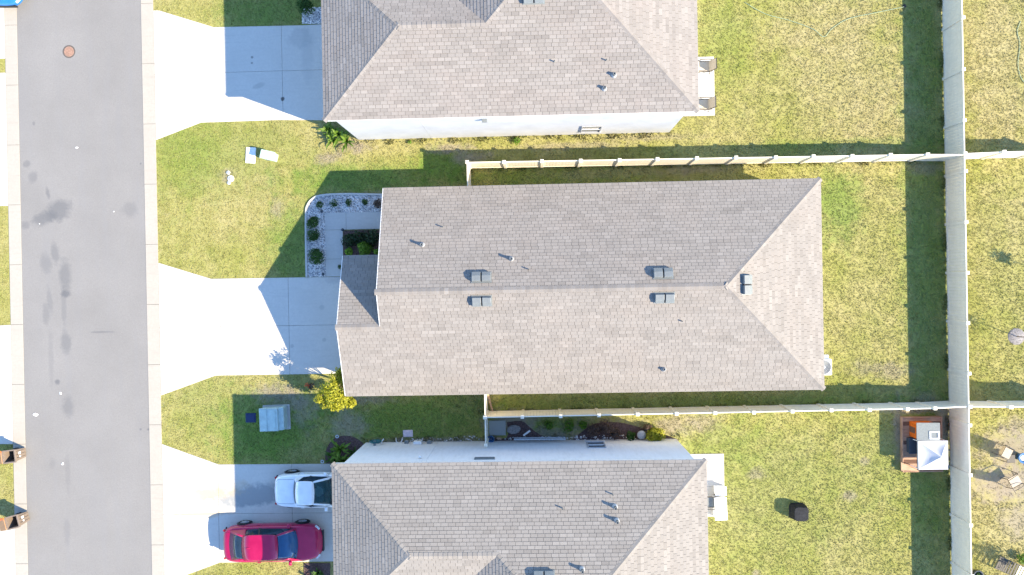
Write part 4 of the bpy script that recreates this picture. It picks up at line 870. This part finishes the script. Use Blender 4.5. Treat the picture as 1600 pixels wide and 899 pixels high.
# strap-leaved plants
LEAFV = []
for k in range(3):
    m = MB(); Lr = .34+.06*k; n = 5
    for i in range(n):
        f0, f1 = i/n, (i+1)/n; w0, w1 = .045*math.sin(math.pi*min(.97,f0*.85+.12)), .045*math.sin(math.pi*min(1,f1*.85+.15)); z0, z1 = .30*math.sin(f0*2.0), .30*math.sin(f1*2.0)
        m.poly([(Lr*f0,-w0,z0+.01),(Lr*f1,-w1,z1+.01),(Lr*f1,0,z1-.008),(Lr*f0,0,z0-.008)], .35+.5*f0); m.poly([(Lr*f0,0,z0-.008),(Lr*f1,0,z1-.008),(Lr*f1,w1,z1+.01),(Lr*f0,w0,z0+.01)], .35+.5*f0)
    LEAFV.append(m)
def strap_plant(label, px, py, s, n, mat, group=None, name='strap_plant'):
    rg = random.Random(int(px*5+py)); x, y = P(px,py); t = thing(name, label, 'plant', (x,y,gz(x,y)), 0, group)
    if not hasattr(strap_plant,'c'): strap_plant.c = {}
    for k in range(n):
        key = (k%3,mat.name)
        if key not in strap_plant.c: me = LEAFV[k%3].mesh('leaf'); me.materials.append(mat); strap_plant.c[key] = me
        o = obj('leaf', strap_plant.c[key], None, t); o.rotation_euler = (R(rg.uniform(-12,12)),R(rg.uniform(-35,12)),k*2.4+rg.uniform(-.3,.3)); q = s*rg.uniform(.75,1.2); o.scale = (q,q,q)
    obj('heart', MB().lathe([(.05,0),(.06,.05),(0,.12)],n=8), mat, t)
    return t
for px,py,s,l in ((516,204,1.3,'strap leaved plant at the corner of the top house, in shade'),(531,213,1.5,'strap leaved plant at the corner of the top house, nearest the wall'),(521,219,1.2,'strap leaved plant at the corner of the top house, on the open lawn'),(543,222,1.25,'strap leaved plant at the corner of the top house, rightmost of the clump')):
    strap_plant(l, px, py, s, 14, MAT['leaf_strap'], 'strap leaved plants at the top house corner')
mc = [P(*q) for q in ((509,724),(508.5,710),(513,696),(522,686),(534,681.5),(548,682),(560,687),(571,696),(574,700),(560,724))]
mcp = ring_curve(mc[:8],4)+[(-8.5,-7.9),(-8.5,P(545,724)[1]),P(509,724)]
tag(obj('mulch_bed', MB().prism(ccw(mcp), -.05, .03), MAT['mulch']), 'rounded purple brown mulch bed at the corner of the bottom house', 'planting bed'); PAVED.append(ccw(mcp))
for px,py,s,l,mt in ((533,700,1.5,'spiky green plant at the top of the rounded mulch bed','leaf_strap'),(553,707,1.1,'pale grey green rosette near the wall in the mulch bed','leaf_green'),(524,713,1.25,'dark spiky plant at the left of the mulch bed','leaf_green'),(538,718,1.4,'spiky green plant at the lower edge of the mulch bed','leaf_strap'),(527,723,1.2,'spiky plant by the driveway in the mulch bed','leaf_green')):
    strap_plant(l, px, py, s, 16, MAT[mt], 'plants in the rounded mulch bed')
for px,py,l in ((528.5,681,'white ring light at the top edge of the rounded mulch bed'),(505.5,720,'white ring light between mulch bed and driveway')):
    t = thing('ring_light', l, 'path light', P3(px,py), 0, 'ring lights by the mulch bed'); obj('stake', MB().tube([(0,0,-.05),(0,0,.2)],.014,6), MAT['black_plastic'], t); obj('ring', MB().lathe([(.05,.2),(.085,.2),(.085,.235),(.05,.235),(.05,.2)],n=18), MAT['alu'], t)
bp = [P(475,880),P(516,880),P(516,925),P(475,925)]; tag(obj('mulch_bed', MB().prism(ccw(bp), -.05, .03), MAT['mulch']), 'dark mulch bed below the red sedan at the bottom edge', 'planting bed'); PAVED.append(ccw(bp))
strap_plant('green plant in the mulch bed below the red sedan', 500, 893, 1.1, 16, MAT['leaf_green']); strap_plant('green plant at the bottom edge below the red sedan', 486, 903, .9, 14, MAT['leaf_green'])
tp = [P(472,12),P(504,12),P(504,37.5),P(472,37.5)]; tag(obj('rock_bed', MB().prism(ccw(tp), -.05, .02), MAT['rock_bed']), 'small white rock bed beside the top driveway', 'planting bed'); PAVED.append(ccw(tp))
tag(pebbles('white_rocks', tp, 330, .03,.055, MAT['rock'], 2, .02), 'white rocks beside the top driveway', 'rocks', None, 'stuff')
bush('dense green bush beside the small rock bed at the top edge', 477, 8, .48, .7, MAT['leaf_green'], 900, .055)
bush('small sprouting weed at the base of the top house wall', 807, 219, .22, .35, MAT['leaf_bright'], 130, .05); bush('low weed tuft left of the sprouting weed, along the top wall', 640, 222, .12, .2, MAT['leaf_bright'], 60, .045)
# between fence and bottom house
for k, (q, l) in enumerate((([(792,660),(815,658),(828,668),(845,680),(870,688),(870,692),(763,693),(763,684),(792,684)],'dark damp mulch strip behind the concrete pad in the side yard'),([(905,678),(930,662),(965,660),(1000,668),(1046,682),(1050,690),(905,692)],'dark brown mulch strip under the bronze shrubs in the side yard'))):
    pl_ = [P(*a) for a in q]; pl_ = ring_curve(pl_+[pl_[0]],3)[:-1]; tag(obj('mulch_bed', MB().prism(ccw(pl_), -.05, .012+.004*k), MAT['mulch']), l, 'planting bed'); PAVED.append(ccw(pl_))
for px, py, r, l in ((890,666,.34,'low green weed clump in the middle of the narrow side yard'),(858,664,.26,'low green weed clump nearest the concrete pad in the side yard'),(912,664,.26,'low green weed clump beside the bronze shrubs')):
    bush(l, px, py, r, .22, MAT['leaf_bright'], 260, .05, group='weed clumps in the narrow side yard')
strip = [P(792,656),P(1046,655),P(1046,690),P(763,692),P(763,684),P(792,684)]
rk = pebbles('river_rocks', [P(760,684),P(1000,679),P(1000,697),P(760,699)], 80, .03,.07, MAT['rock'], 5, 0); tag(rk, 'pale rocks along the foot of the bottom house wall', 'rocks', None, 'stuff')
tag(pebbles('wall_rocks', [P(640,684),P(752,681),P(752,697),P(640,699)], 70, .03,.06, MAT['rock'], 6, 0), 'scattered rocks along the bottom house wall left of the gate fence', 'rocks', None, 'stuff')
for px,py,r,m_,l in ((928,672,.42,'leaf_brown','bronze leaved shrub in the narrow side yard, leftmost of three'),(946,668,.42,'leaf_brown','bronze leaved shrub in the narrow side yard, middle of three'),(962,678,.30,'leaf_brown','bronze leaved shrub in the narrow side yard, rightmost of three'),(1012,672,.3,'leaf_brown','brownish bush beside the round grey pot'),(985,682,.26,'leaf_green','low green bush left of the round grey pot')):
    bush(l, px, py, r, .5, MAT[m_], 420, .05, group='bushes in the narrow side yard')
bush('rounded yellow green shrub beside the pot at the corner of the bottom house', 1024, 679, .5, .8, MAT['leaf_yellow'], 1200, .055)
x, y = P(1002.5,680,.4); t = thing('round_pot', 'round grey lidded pot beside the yellow green shrub', 'pot', (x,y,0)); obj('body', MB().lathe([(0,0),(.14,0),(.20,.36),(.22,.38),(.22,.40),(.19,.40)],n=20), MAT['pad'], t, smooth=True); obj('lid', MB().lathe([(.20,.40),(.19,.43),(0,.45)],n=20), MAT['lead'], t, smooth=True)
x, y = P(777,669); tag(obj('concrete_pad', MB().box((-.42,-.36,-.05),(.42,.38,.06)), MAT['pad'], None, (x,y,0), bevel=.015), 'mottled grey concrete pad in the fence corner by the bottom house', 'pad')
x, y = P(767,686.5,.35); t = thing('bucket', 'blue bucket in the fence corner by the bottom house', 'bucket', (x,y,0)); obj('shell', MB().lathe([(0,.02),(.12,0),(.16,.36),(.175,.36),(.175,.38),(.15,.38),(.115,.04),(0,.04)],n=20), MAT['blue_tub'], t, smooth=True); obj('handle', MB().tube([(-.16,0,.36),(-.1,.14,.33),(.1,.14,.33),(.16,0,.36)],.008,5), MAT['alu'], t)
x, y = P(803,671); tag(obj('mulch_sack', MB().prism([(math.cos(a*.7)*.36*(1+.15*math.sin(a*3)), math.sin(a*.7)*.26*(1+.12*math.cos(a*5))) for a in range(9)], -.02, .14), MAT['mulch_grey'], None, (x,y,0), bevel=.06), 'lumpy grey brown sack lying beside the concrete pad', 'sack')
x, y = P(777,687); tag(obj('drain_block', MB().box((-.12,-.05,-.02),(.12,.05,.10)), MAT['brace'], None, P3(780,685), R(-10), bevel=.01), 'short brown block right of the blue bucket', 'block')
b = obj('white_board', MB().box((-.21,-.045,-.012),(.21,.045,.012)), MAT['white_plastic'], None, P3(823,677,.10), R(36)); tag(b, 'short white board lying at an angle in the side yard', 'board')
x0, x1 = P(803,692,.5)[0], P(884,692,.5)[0]
t = thing('ladder', 'aluminium ladder hung sideways low on the bottom house wall', 'ladder', ((x0+x1)/2,yws+.14,0)); hl_ = (x1-x0)/2
for z_, y_ in ((.22,.03),(.62,.03)): obj('rail', MB().box((-hl_,y_-.03,z_-.04),(hl_,y_+.03,z_+.04)), MAT['alu'], t, bevel=.008)
for k in range(9): xx = -hl_+.15+k*(2*hl_-.3)/8; obj('rung', MB().tube([(xx,.03,.22),(xx,.03,.62)],.02,6), MAT['alu'], t)
# wall utilities left of the gate
t = thing('hose_coil', 'coiled teal garden hose hanging on the bottom house wall', 'garden hose', (P(587,697,.6)[0],yws+.10,0)); hz = MB()
for k in range(4):
    r = .24+.02*k; hz.tube([(r*math.cos(a*.3142),.02+.035*k*.6,.62+r*math.sin(a*.3142)) for a in range(21)],.022,6)
obj('coil', hz, MAT['teal'], t, smooth=True); obj('hook', MB().box((-.06,-.10,.80),(.06,.14,.86)), MAT['metal_grey'], t)
t = thing('faucet_pipe', 'white faucet pipe on the wall beside the coiled hose', 'pipe', (P(599,694)[0],yws+.02,0)); obj('riser', MB().tube([(0,.12,-.05),(0,.12,.35),(0,.0,.42)],.025,7), MAT['pvc'], t); obj('valve', MB().tube([(0,.1,.3),(.08,.2,.28)],.03,7), MAT['pvc'], t)
x, y = P(624,689); t = thing('pvc_pipe', 'white U shaped pipe on the ground by the bottom house wall', 'pipe', (x,y,0)); obj('bend', MB().tube([(-.16,.16,.04),(-.14,.0,.10),(-.06,-.08,.12),(.06,-.08,.12),(.14,.0,.10),(.18,.18,.04)],.028,8), MAT['pvc'], t, smooth=True)
x, y = P(637.5,677.5); t = thing('access_lid', 'pale lilac rectangular access lid in the shaded side lawn', 'lid', (x,y,0), R(1)); obj('rim', MB().box((-.25,-.18,-.05),(.25,.18,.05)), MAT['pink_lid'], t, bevel=.03); obj('cover', MB().box((-.20,-.14,.05),(.20,.14,.065)), MAT['pink_lid'], t, bevel=.01)
for px,w,h_,z_,l,m_ in ((635,.10,.22,.30,'small grey meter on the wall, leftmost of three','metal_grey'),(653,.20,.42,.25,'larger white meter box on the wall, middle of three','white_plastic'),(671,.11,.30,.30,'small grey box on the wall, rightmost of three','metal_grey')):
    t = thing('wall_meter', l, 'meter', (P(px,698,.5)[0],yws+.003,0), 0, 'meters on the bottom house wall'); obj('case', MB().box((-w,0,z_),(w,.14,z_+h_)), MAT[m_], t, bevel=.015); obj('conduit', MB().tube([(0,.05,-.05),(0,.05,z_)],.025,7), MAT['pvc'], t); obj('dial', MB().lathe([(0,.155),(.06,.15),(.065,.14)],(0,0,z_+h_*.6),14,'y'), MAT['lead'], t)

# ------------------------------------------------------------------ back yards
pt_ = [(P(1080,711)[0],-7.3),(P(1131,709)[0],P(1131,709)[1]),(P(1131,812)[0],P(1131,765)[1]),(P(1118,765)[0],P(1118,765)[1]),(P(1118,808)[0],P(1117,807)[1]),(6.3,P(1117,807)[1]),(6.3,-7.75)]
px0, px1, pyt, pyb = 6.79, P(1131,730)[0], P(1131,709)[1], P(1117,807)[1]
slabs('patio_south', [(6.5,pyt),(px1,pyt),(px1,pyb),(6.5,pyb)], [('y',P(1120,760)[1])], .04, MAT['drive'])
x, y = P(1126,795,.6); t = thing('deck_box', 'white storage box on the patio behind the bottom house', 'storage box', (x,y,.04), R(1.5))
obj('box', MB().box((-.27,-.52,0),(.27,.52,.55)), MAT['white_plastic'], t, bevel=.03); obj('lid', MB().box((-.30,-.56,.55),(.30,.56,.63)), MAT['white_plastic'], t, bevel=.03)
t = thing('side_cabinet', 'narrow white cabinet standing above the storage box on the patio', 'cabinet', (*P(1126.5,768,.5),.04)); obj('body', MB().box((-.26,-.20,0),(.26,.20,.42)), MAT['white_plastic'], t, bevel=.02); obj('top', MB().box((-.28,-.22,.42),(.28,.22,.45)), MAT['white_plastic'], t)
def sling_chair(label, px, py, rz, mat, group, z=0, lounge=False):
    x, y = P(px,py,.4); t = thing('patio_chair', label, 'chair', (x,y,gz(x,y)+z), rz, group)
    seat = MB().hexa([(-.25,-.24,.40),(.26,-.24,.44),(.26,.24,.44),(-.25,.24,.40),(-.25,-.24,.42),(.26,-.24,.46),(.26,.24,.46),(-.25,.24,.42)])
    back = MB().hexa([(-.25,-.24,.42),(-.23,-.24,.42),(-.23,.24,.42),(-.25,.24,.42),(-.46,-.24,.98),(-.44,-.24,.98),(-.44,.24,.98),(-.46,.24,.98)])
    obj('seat', seat, mat, t); obj('backrest', back, mat, t)
    for s in (-1,1):
        obj('side_frame', MB().tube([(-.47,s*.255,1.0),(-.25,s*.255,.42),(.27,s*.255,.46)],.016,6), MAT['frame'], t)
        obj('armrest', MB().tube([(-.34,s*.29,.66),(-.1,s*.30,.67),(.20,s*.30,.64),(.28,s*.29,.5)],.02,6), MAT['frame'], t)
        obj('leg', MB().tube([(.28,s*.29,.5),(.30,s*.27,.0)],.016,6), MAT['frame'], t); obj('leg', MB().tube([(-.26,s*.27,.42),(-.34,s*.27,.0)],.016,6), MAT['frame'], t)
    obj('crossbar', MB().tube([(-.47,-.255,1.0),(-.47,.255,1.0)],.016,6), MAT['frame'], t); obj('crossbar', MB().tube([(.30,-.27,.03),(.30,.27,.03)],.012,6), MAT['frame'], t)
    return t
sling_chair('dark chair half under the rear eave of the bottom house', 1109, 784, R(0), MAT['metal_grey'], 'patio chairs at the bottom house', .04)
nx0, nx1, ny0, ny1 = 6.73, P(1116,130)[0], P(1116,181)[1], P(1112,89)[1]
slabs('patio_north', [(6.4,ny0),(nx1,ny0),(nx1,ny1),(6.4,ny1)], [('y',P(1100,135)[1])], .04, MAT['drive'])
sling_chair('beige patio chair on the top house patio, upper of two', 1100, 105, R(180), MAT['sling'], 'chairs on the top house patio', .04)
sling_chair('beige patio chair on the top house patio, lower of two', 1099, 164, R(180), MAT['sling'], 'chairs on the top house patio', .04)
x, y = P(1103,135,.4); t = thing('wire_table', 'small white wire table between the two top patio chairs', 'table', (x,y,.04))
obj('top', MB().lathe([(0,.45),(.24,.45),(.25,.46),(.24,.47),(0,.47)],n=24), MAT['white_plastic'], t); obj('rim', MB().lathe([(.25,.445),(.27,.445),(.27,.475),(.25,.475),(.25,.445)],n=24), MAT['lead'], t)
for k in range(3): a = k*2.094; obj('leg', MB().tube([(.2*math.cos(a),.2*math.sin(a),.45),(.24*math.cos(a),.24*math.sin(a),0)],.012,6), MAT['lead'], t)
hp = ring_curve([P(*q) for q in ((1163,4),(1195,22),(1235,33),(1270,46),(1287,58),(1300,45),(1325,30),(1370,20),(1414,11))],8)
tag(obj('garden_hose', MB().tube([(a,b,.035) for a,b in hp],.012,6), MAT['hose'], None, smooth=True), 'pale green garden hose lying across the upper back lawn', 'garden hose')
hp = ring_curve([P(*q) for q in ((1594,34),(1589,50),(1593,70),(1590,100),(1594,120),(1602,132))],6)
tag(obj('garden_hose', MB().tube([(a,b,.03) for a,b in hp],.014,6), MAT['hose'], None, smooth=True), 'thin hose on the dry lawn at the upper right edge', 'garden hose')
x, y = P(1413,10); tag(obj('sprinkler', MB().lathe([(0,0),(.09,0),(.09,.03),(.03,.05),(.02,.12),(0,.12)],n=14), MAT['black_plastic'], None, (x,y,0)), 'dark lawn sprinkler at the end of the garden hose', 'sprinkler')
# covered grill
x, y = P(1249,801,.3); t = thing('covered_grill', 'black fabric cover over a grill on the lower back lawn', 'grill', (x,y,0), R(-1.5))
m = MB(); pr = [(.42,.40,.0),(.40,.38,.10),(.375,.365,.40),(.35,.345,.60),(.33,.32,.63),(.0,.0,.645)]; rings = []; rg = random.Random(2)
for a,b_,z_ in pr:
    rings.append(len(m.v))
    for k in range(24):
        q = k/24*2*math.pi; c_, s_ = math.cos(q), math.sin(q); e = 5; kk = (abs(c_)**e+abs(s_)**e)**(-1/e); wr = 1+(rg.uniform(-.03,.03) if z_ < .5 else rg.uniform(-.008,.008))
        m.v.append((a*kk*c_*wr,b_*kk*s_*wr,z_))
for i in range(len(pr)-1):
    for k in range(24): m.f.append((rings[i]+k,rings[i]+(k+1)%24,rings[i+1]+(k+1)%24,rings[i+1]+k)); m.t.append(None)
obj('cover', m, MAT['black_cloth'], t, smooth=False); obj('strap', MB().box((.345,-.05,.25),(.405,.05,.31)), MAT['slate'], t)
# playhouse on its plank deck, canopy
dx0, dx1 = P(1408,700)[0], P(1471,700,.2)[0]; dyt, dyb = P(1440,653,.2)[1], P(1420,735)[1]
t = thing('timber_deck', 'low red brown plank deck under the playhouse in the fence corner', 'deck', (dx0,dyb,0))
W_, D_ = dx1-dx0, dyt-dyb; npk = 14
for k in range(npk): obj('plank', MB().box((.0,k*D_/npk+.005,.15),(W_,(k+1)*D_/npk-.005,.185)), MAT['plank_dark'] if (k % 5 == 2) else MAT['plank'], t)
for a,b_ in (((-.04,-.04,-.2),(0,D_+.04,.24)),((W_,-.04,-.3),(W_+.04,D_+.04,.24)),((0,D_,-.3),(W_,D_+.04,.24)),((0,-.04,-.2),(W_,0,.24))): obj('edge_board', MB().box(a,b_), MAT['plank'], t)
for k in range(5): obj('joist', MB().box((.1+k*(W_-.28)/4,0.01,-.2),(.16+k*(W_-.28)/4,D_-.01,.148)), MAT['plank_dark'], t)
hx0, hx1 = P(1421,675,.2)[0], P(1462,675,.9)[0]; hy1, hy0 = P(1440,662,.9)[1], P(1440,686,.95)[1]
t = thing('playhouse', 'small orange playhouse with grey panel roof in the fence corner', 'playhouse', (hx0,hy0,.19)); a_, b_ = hx1-hx0, hy1-hy0
for s, nm in ((0,'side_wall'),(1,'side_wall')): obj(nm, MB().box((0 if not s else a_-.03,.03,0),(.03 if not s else a_,b_-.03,.82)), MAT['orange_wood'], t)
for y_ in (0,b_-.03): obj('end_wall', MB().box((0.0,y_,0),(a_,y_+.03,.82)), MAT['orange_wood'], t)
rfp = obj('roof', MB().hexa([(-.04,-.06,.80),(a_+.08,-.06,.80),(a_+.08,b_+.06,.80),(-.04,b_+.06,.80),(-.04,-.06,.85),(a_+.08,-.06,.97),(a_+.08,b_+.06,.97),(-.04,b_+.06,.85)]), MAT['roof_panel'], t)
zf_ = lambda x: .85+(x+.04)/(a_+.12)*.12
fw = MB(); u0, u1, v0_, v1_ = .52, .95, .02, .40
for (p,q,r_,s_) in ((u0,u1,v0_,v0_+.06),(u0,u1,v1_-.06,v1_),(u0,u0+.06,v0_+.06,v1_-.06),(u1-.06,u1,v0_+.06,v1_-.06)):
    fw.hexa([(p,r_,zf_(p)-.01),(q,r_,zf_(q)-.01),(q,s_,zf_(q)-.01),(p,s_,zf_(p)-.01),(p,r_,zf_(p)+.03),(q,r_,zf_(q)+.03),(q,s_,zf_(q)+.03),(p,s_,zf_(p)+.03)])
obj('skylight_frame', fw, MAT['white_plastic'], rfp); obj('doorway', MB().box((-.006,b_*.3,.03),(0.002,b_*.7,.6)), MAT['plank_dark'], t)
zc_ = 1.08; cx0, cx1 = P(1435,710,zc_)[0], P(1481.5,710,zc_)[0]; cy1, cy0 = P(1460,689,zc_)[1], P(1460,734,zc_)[1]; cw, cd = (cx1-cx0)/2, (cy1-cy0)/2
t = thing('canopy', 'small white pyramid canopy beside the playhouse, against the rear fence', 'canopy', ((cx0+cx1)/2,(cy0+cy1)/2,0))
m = MB(); n = 10; cn = [(-cw,-cd),(cw,-cd),(cw,cd),(-cw,cd)]; ap = Vector((.20,-.02,zc_+.36))
for k in range(4):
    a_ = Vector((*cn[k],zc_)); b_ = Vector((*cn[(k+1)%4],zc_)); rows = []
    for i in range(n+1):
        f = i/n; row_ = []
        for j in range(n+1):
            e_ = a_.lerp(b_, j/n); p = e_.lerp(ap, f); sag = -.10*math.sin(math.pi*f)*math.sin(math.pi*j/n)*(1-f*.5) ; p.z += sag-.03*math.sin(math.pi*f); row_.append(p)
        rows.append(row_)
    for i in range(n):
        for j in range(n): m.poly([rows[i][j],rows[i][j+1],rows[i+1][j+1],rows[i+1][j]])
    m.poly([a_+Vector((0,0,-.12)), b_+Vector((0,0,-.12)), b_, a_])
cc = obj('cloth', m, MAT['canopy'], t)
for k in range(4): obj('leg', MB().tube([(cn[k][0]*.96,cn[k][1]*.96,-.2),(cn[k][0]*.96,cn[k][1]*.96,zc_)],.018,7), MAT['white_plastic'], t)
tb = thing('tarp_shade_box', 'dark slate box standing in for tarps and canopy shade, under the white canopy edge', 'box', (*P(1428,697,.5),.19)); obj('box', MB().box((-.22,-.36,0),(.30,.36,.30)), MAT['slate'], tb, bevel=.02); obj('lid', MB().box((-.24,-.38,.30),(.32,.38,.34)), MAT['slate'], tb, bevel=.01)  # dark box added in place of tarps and the canopy's shade
wr_ = obj('white_tread', MB().hexa([(-.35,-.16,0),(.55,-.2,0),(.1,0,0),(-.35,.25,0),(-.35,-.16,.03),(.55,-.2,.03),(.1,0,.03),(-.35,.25,.03)]), MAT['brace'], None, P3(1419,730,.25)); tag(wr_, 'pale triangular board on the deck corner below the playhouse', 'board')
# right-hand garden
sling_chair('beige garden chair right of the rear fence, upper of two', 1571, 707, R(-28), MAT['sling'], 'garden chairs at the right edge')
sling_chair('beige garden chair right of the rear fence, lower of two', 1585, 752, R(30), MAT['sling'], 'garden chairs at the right edge')
x, y = P(1579,717,.4); t = thing('side_table', 'small dark side table between the two garden chairs', 'table', (x,y,0)); obj('top', MB().box((-.2,-.2,.40),(.2,.2,.43)), MAT['frame'], t, bevel=.02)
for a,b_ in ((1,1),(1,-1),(-1,1),(-1,-1)): obj('leg', MB().tube([(a*.17,b_*.17,0),(a*.17,b_*.17,.40)],.014,6), MAT['frame'], t)
x, y = P(1599,716,.35); t = thing('fire_pit', 'round blue rimmed tub at the right edge beside the chairs', 'tub', (x,y,0)); obj('shell', MB().lathe([(0,0),(.16,0),(.22,.36),(.26,.36),(.26,.39),(.20,.39),(.17,.3),(0,.3)],n=24), MAT['blue_tub'], t, smooth=True); obj('inner', MB().lathe([(.14,.305),(.12,.33),(0,.33)],n=20), MAT['white_plastic'], t)
x, y = P(1580,888,.3); t = thing('sun_lounger', 'slatted lounge chair with striped towel at the lower right corner', 'lounger', (x,y,0), R(-26))
for k in range(14):
    xx = -.95+k*.14; z_ = .32 if xx > -.3 else .32+(-.3-xx)*.55
    obj('slat', MB().box((xx,-.30,z_),(xx+.075,.30,z_+.02)), MAT['frame'] if k < 9 else MAT['white_plastic'], t)
for s in (-1,1):
    obj('rail', MB().tube([(-1.0,s*.31,.70),(-.3,s*.31,.32),(1.0,s*.31,.32)],.018,6), MAT['frame'], t)
    for xx in (-.4,.85): obj('leg', MB().tube([(xx,s*.31,.32),(xx,s*.31,0)],.016,6), MAT['frame'], t)
x, y = P(1527,898,.2); t = thing('round_planter', 'dark round planter at the foot of the rear fence, bottom right', 'planter', (x,y,0)); obj('shell', MB().lathe([(0,0),(.16,0),(.22,.30),(.24,.30),(.24,.33),(.2,.33),(.18,.22),(0,.22)],n=20), MAT['slate'], t, smooth=True); obj('foliage', leaves(91,60,(0,0,.27),(.12,.12,.05),.05), MAT['leaf_green'], t)
def sapling(label, px, py, h, r, n, seed):
    x, y = P(px,py); t = thing('sapling', label, 'tree', (x,y,0), 0, 'young trees beyond the rear fence'); rg = random.Random(seed)
    obj('trunk', MB().tube([(0,0,-.05),(.01,.02,h*.5),(0,0,h*.85)],[.022,.018,.01],6), MAT['bark'], t)
    lb = MB()
    for k in range(8): a = k*.8; lb.tube([(0,0,h*(.55+.04*k)),(math.cos(a)*r*.7,math.sin(a)*r*.7,h*(.7+.035*k))],[.008,.004],4)
    obj('limbs', lb, MAT['bark'], t); obj('crown', leaves(seed,n,(0,0,h*.76),(r,r,h*.28),.07,.15,lump=.6), MAT['leaf_green'], t)
    obj('mulch_ring', MB().lathe([(.42,.0),(.36,.05),(0,.06)],n=22), MAT['mulch_grey'], t, smooth=True)
sapling('thin young tree in a grey mulch ring at the right edge', 1588, 526, 2.1, .42, 170, 3)
sapling('thin young tree just beyond the right edge, seen by its shadow', 1636, 428, 2.1, .5, 330, 4)
sapling('slim tree beyond the lower right corner, its long shadow on the lawn', 1652, 902, 3.2, .5, 420, 6)
bush('leafy green plant at the right edge above the striped lounger', 1600, 874, .3, .5, MAT['leaf_bright'], 260, .06)

# ------------------------------------------------------------------ grass blades over the lawns
def grass(density, x0, x1, y0, y1):
    rg = np.random.RandomState(4); n = int((x1-x0)*(y1-y0)*density); p = np.stack([x0+rg.rand(n)*(x1-x0), y0+rg.rand(n)*(y1-y0)], 1)
    keep = np.ones(n, bool)
    foot = [[(-6.75,-4.7),(12.85,-4.7),(12.85,4.3),(-6.75,4.3)],[(-8.7,-4.7),(-6.7,-4.7),(-6.7,1.15),(-8.7,1.15)],[(-8.7,7.5),(6.7,7.5),(6.7,17),(-8.7,17)],[(-8.65,-7.85),(6.75,-7.85),(6.75,-17),(-8.65,-17)],
            [(dx0-.05,dyb-.05),(dx1+.05,dyb-.05),(dx1+.05,dyt+.05),(dx0-.05,dyt+.05)]]
    pj = p+rg.normal(size=p.shape)*.045
    for q in PAVED: keep &= ~inside(pj, q)
    for q in foot: keep &= ~inside(p, q)
    for cx,cy,rx,ry_,pr in [(*P(a,b),c/31.3,d/31.3,e) for a,b,c,d,e in ((800,665,40,22,.8),(1575,755,55,30,.85),(1585,700,48,28,.8),(1595,815,26,24,.6),(475,640,22,26,.4),(545,665,28,24,.5),(1477,672,12,40,.7),(950,675,60,14,.5),(700,690,60,7,.6))]:
        dd = ((p[:,0]-cx)/rx)**2+((p[:,1]-cy)/ry_)**2; keep &= ~((dd < 1) & (rg.rand(n) < pr))
    p = p[keep]; ex = []
    for (ax,ay),(bx,by),m in (((XF-.05,14.5),(XF-.05,-14),900),((XF+.05,14.5),(XF+.05,-14),500),((-3,5.86),(20,5.75),700),((-2.5,-6.32),(20,-6.14),700),((-8.6,7.34),(6.6,7.34),500),((-8.6,-7.62),(6.6,-7.62),350),((-6.7,4.4),(12.8,4.4),300),((12.95,4.3),(12.95,-4.7),150)):
        f = rg.rand(m); f += .03*np.sin(f*60+ax); ex.append(np.stack([ax+(bx-ax)*f, ay+(by-ay)*f], 1)+rg.normal(size=(m,2))*.07)
    ex = np.concatenate(ex); ok = np.ones(len(ex), bool)
    for q in PAVED: ok &= ~inside(ex, q)
    ex = ex[ok]; tall = np.concatenate([np.ones(len(p)), np.full(len(ex),3.2)]); p = np.concatenate([p, ex]); n = len(p); B = 3
    tall = np.repeat(tall, B)
    p = np.repeat(p, B, 0)+rg.normal(size=(n*B,2))*.018; n *= B
    z = -SWALE*np.exp(-((p[:,0]-XF)/1.0)**2)
    a = rg.rand(n)*2*np.pi; w = rg.uniform(.010,.022,n); L = rg.uniform(.02,.06,n); ln = rg.uniform(.02,.075,n)*np.sqrt(tall); L = L*tall; w = w*np.sqrt(tall); b2 = rg.rand(n)*2*np.pi
    v = np.empty((n,3,3), np.float32); dx, dy = np.cos(a)*w, np.sin(a)*w
    v[:,0] = np.stack([p[:,0]-dx,p[:,1]-dy,z-.005],1); v[:,1] = np.stack([p[:,0]+dx,p[:,1]+dy,z-.005],1); v[:,2] = np.stack([p[:,0]+np.cos(b2)*ln,p[:,1]+np.sin(b2)*ln,z+L],1)
    me = bpy.data.meshes.new('grass'); me.vertices.add(n*3); me.vertices.foreach_set('co', v.ravel()); me.loops.add(n*3); me.loops.foreach_set('vertex_index', np.arange(n*3,dtype=np.int32))
    me.polygons.add(n); me.polygons.foreach_set('loop_start', np.arange(0,n*3,3,dtype=np.int32)); me.update(calc_edges=True)
    at = me.attributes.new('tint','FLOAT','FACE'); at.data.foreach_set('value', np.clip(rg.normal(.5,.28,n),0,1).astype(np.float32))
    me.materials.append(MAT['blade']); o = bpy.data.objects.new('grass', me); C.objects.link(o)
    tag(o, 'short dry green lawn grass around the houses', 'grass', None, 'stuff')
grass(230, -29, 27.5, -15.5, 16)
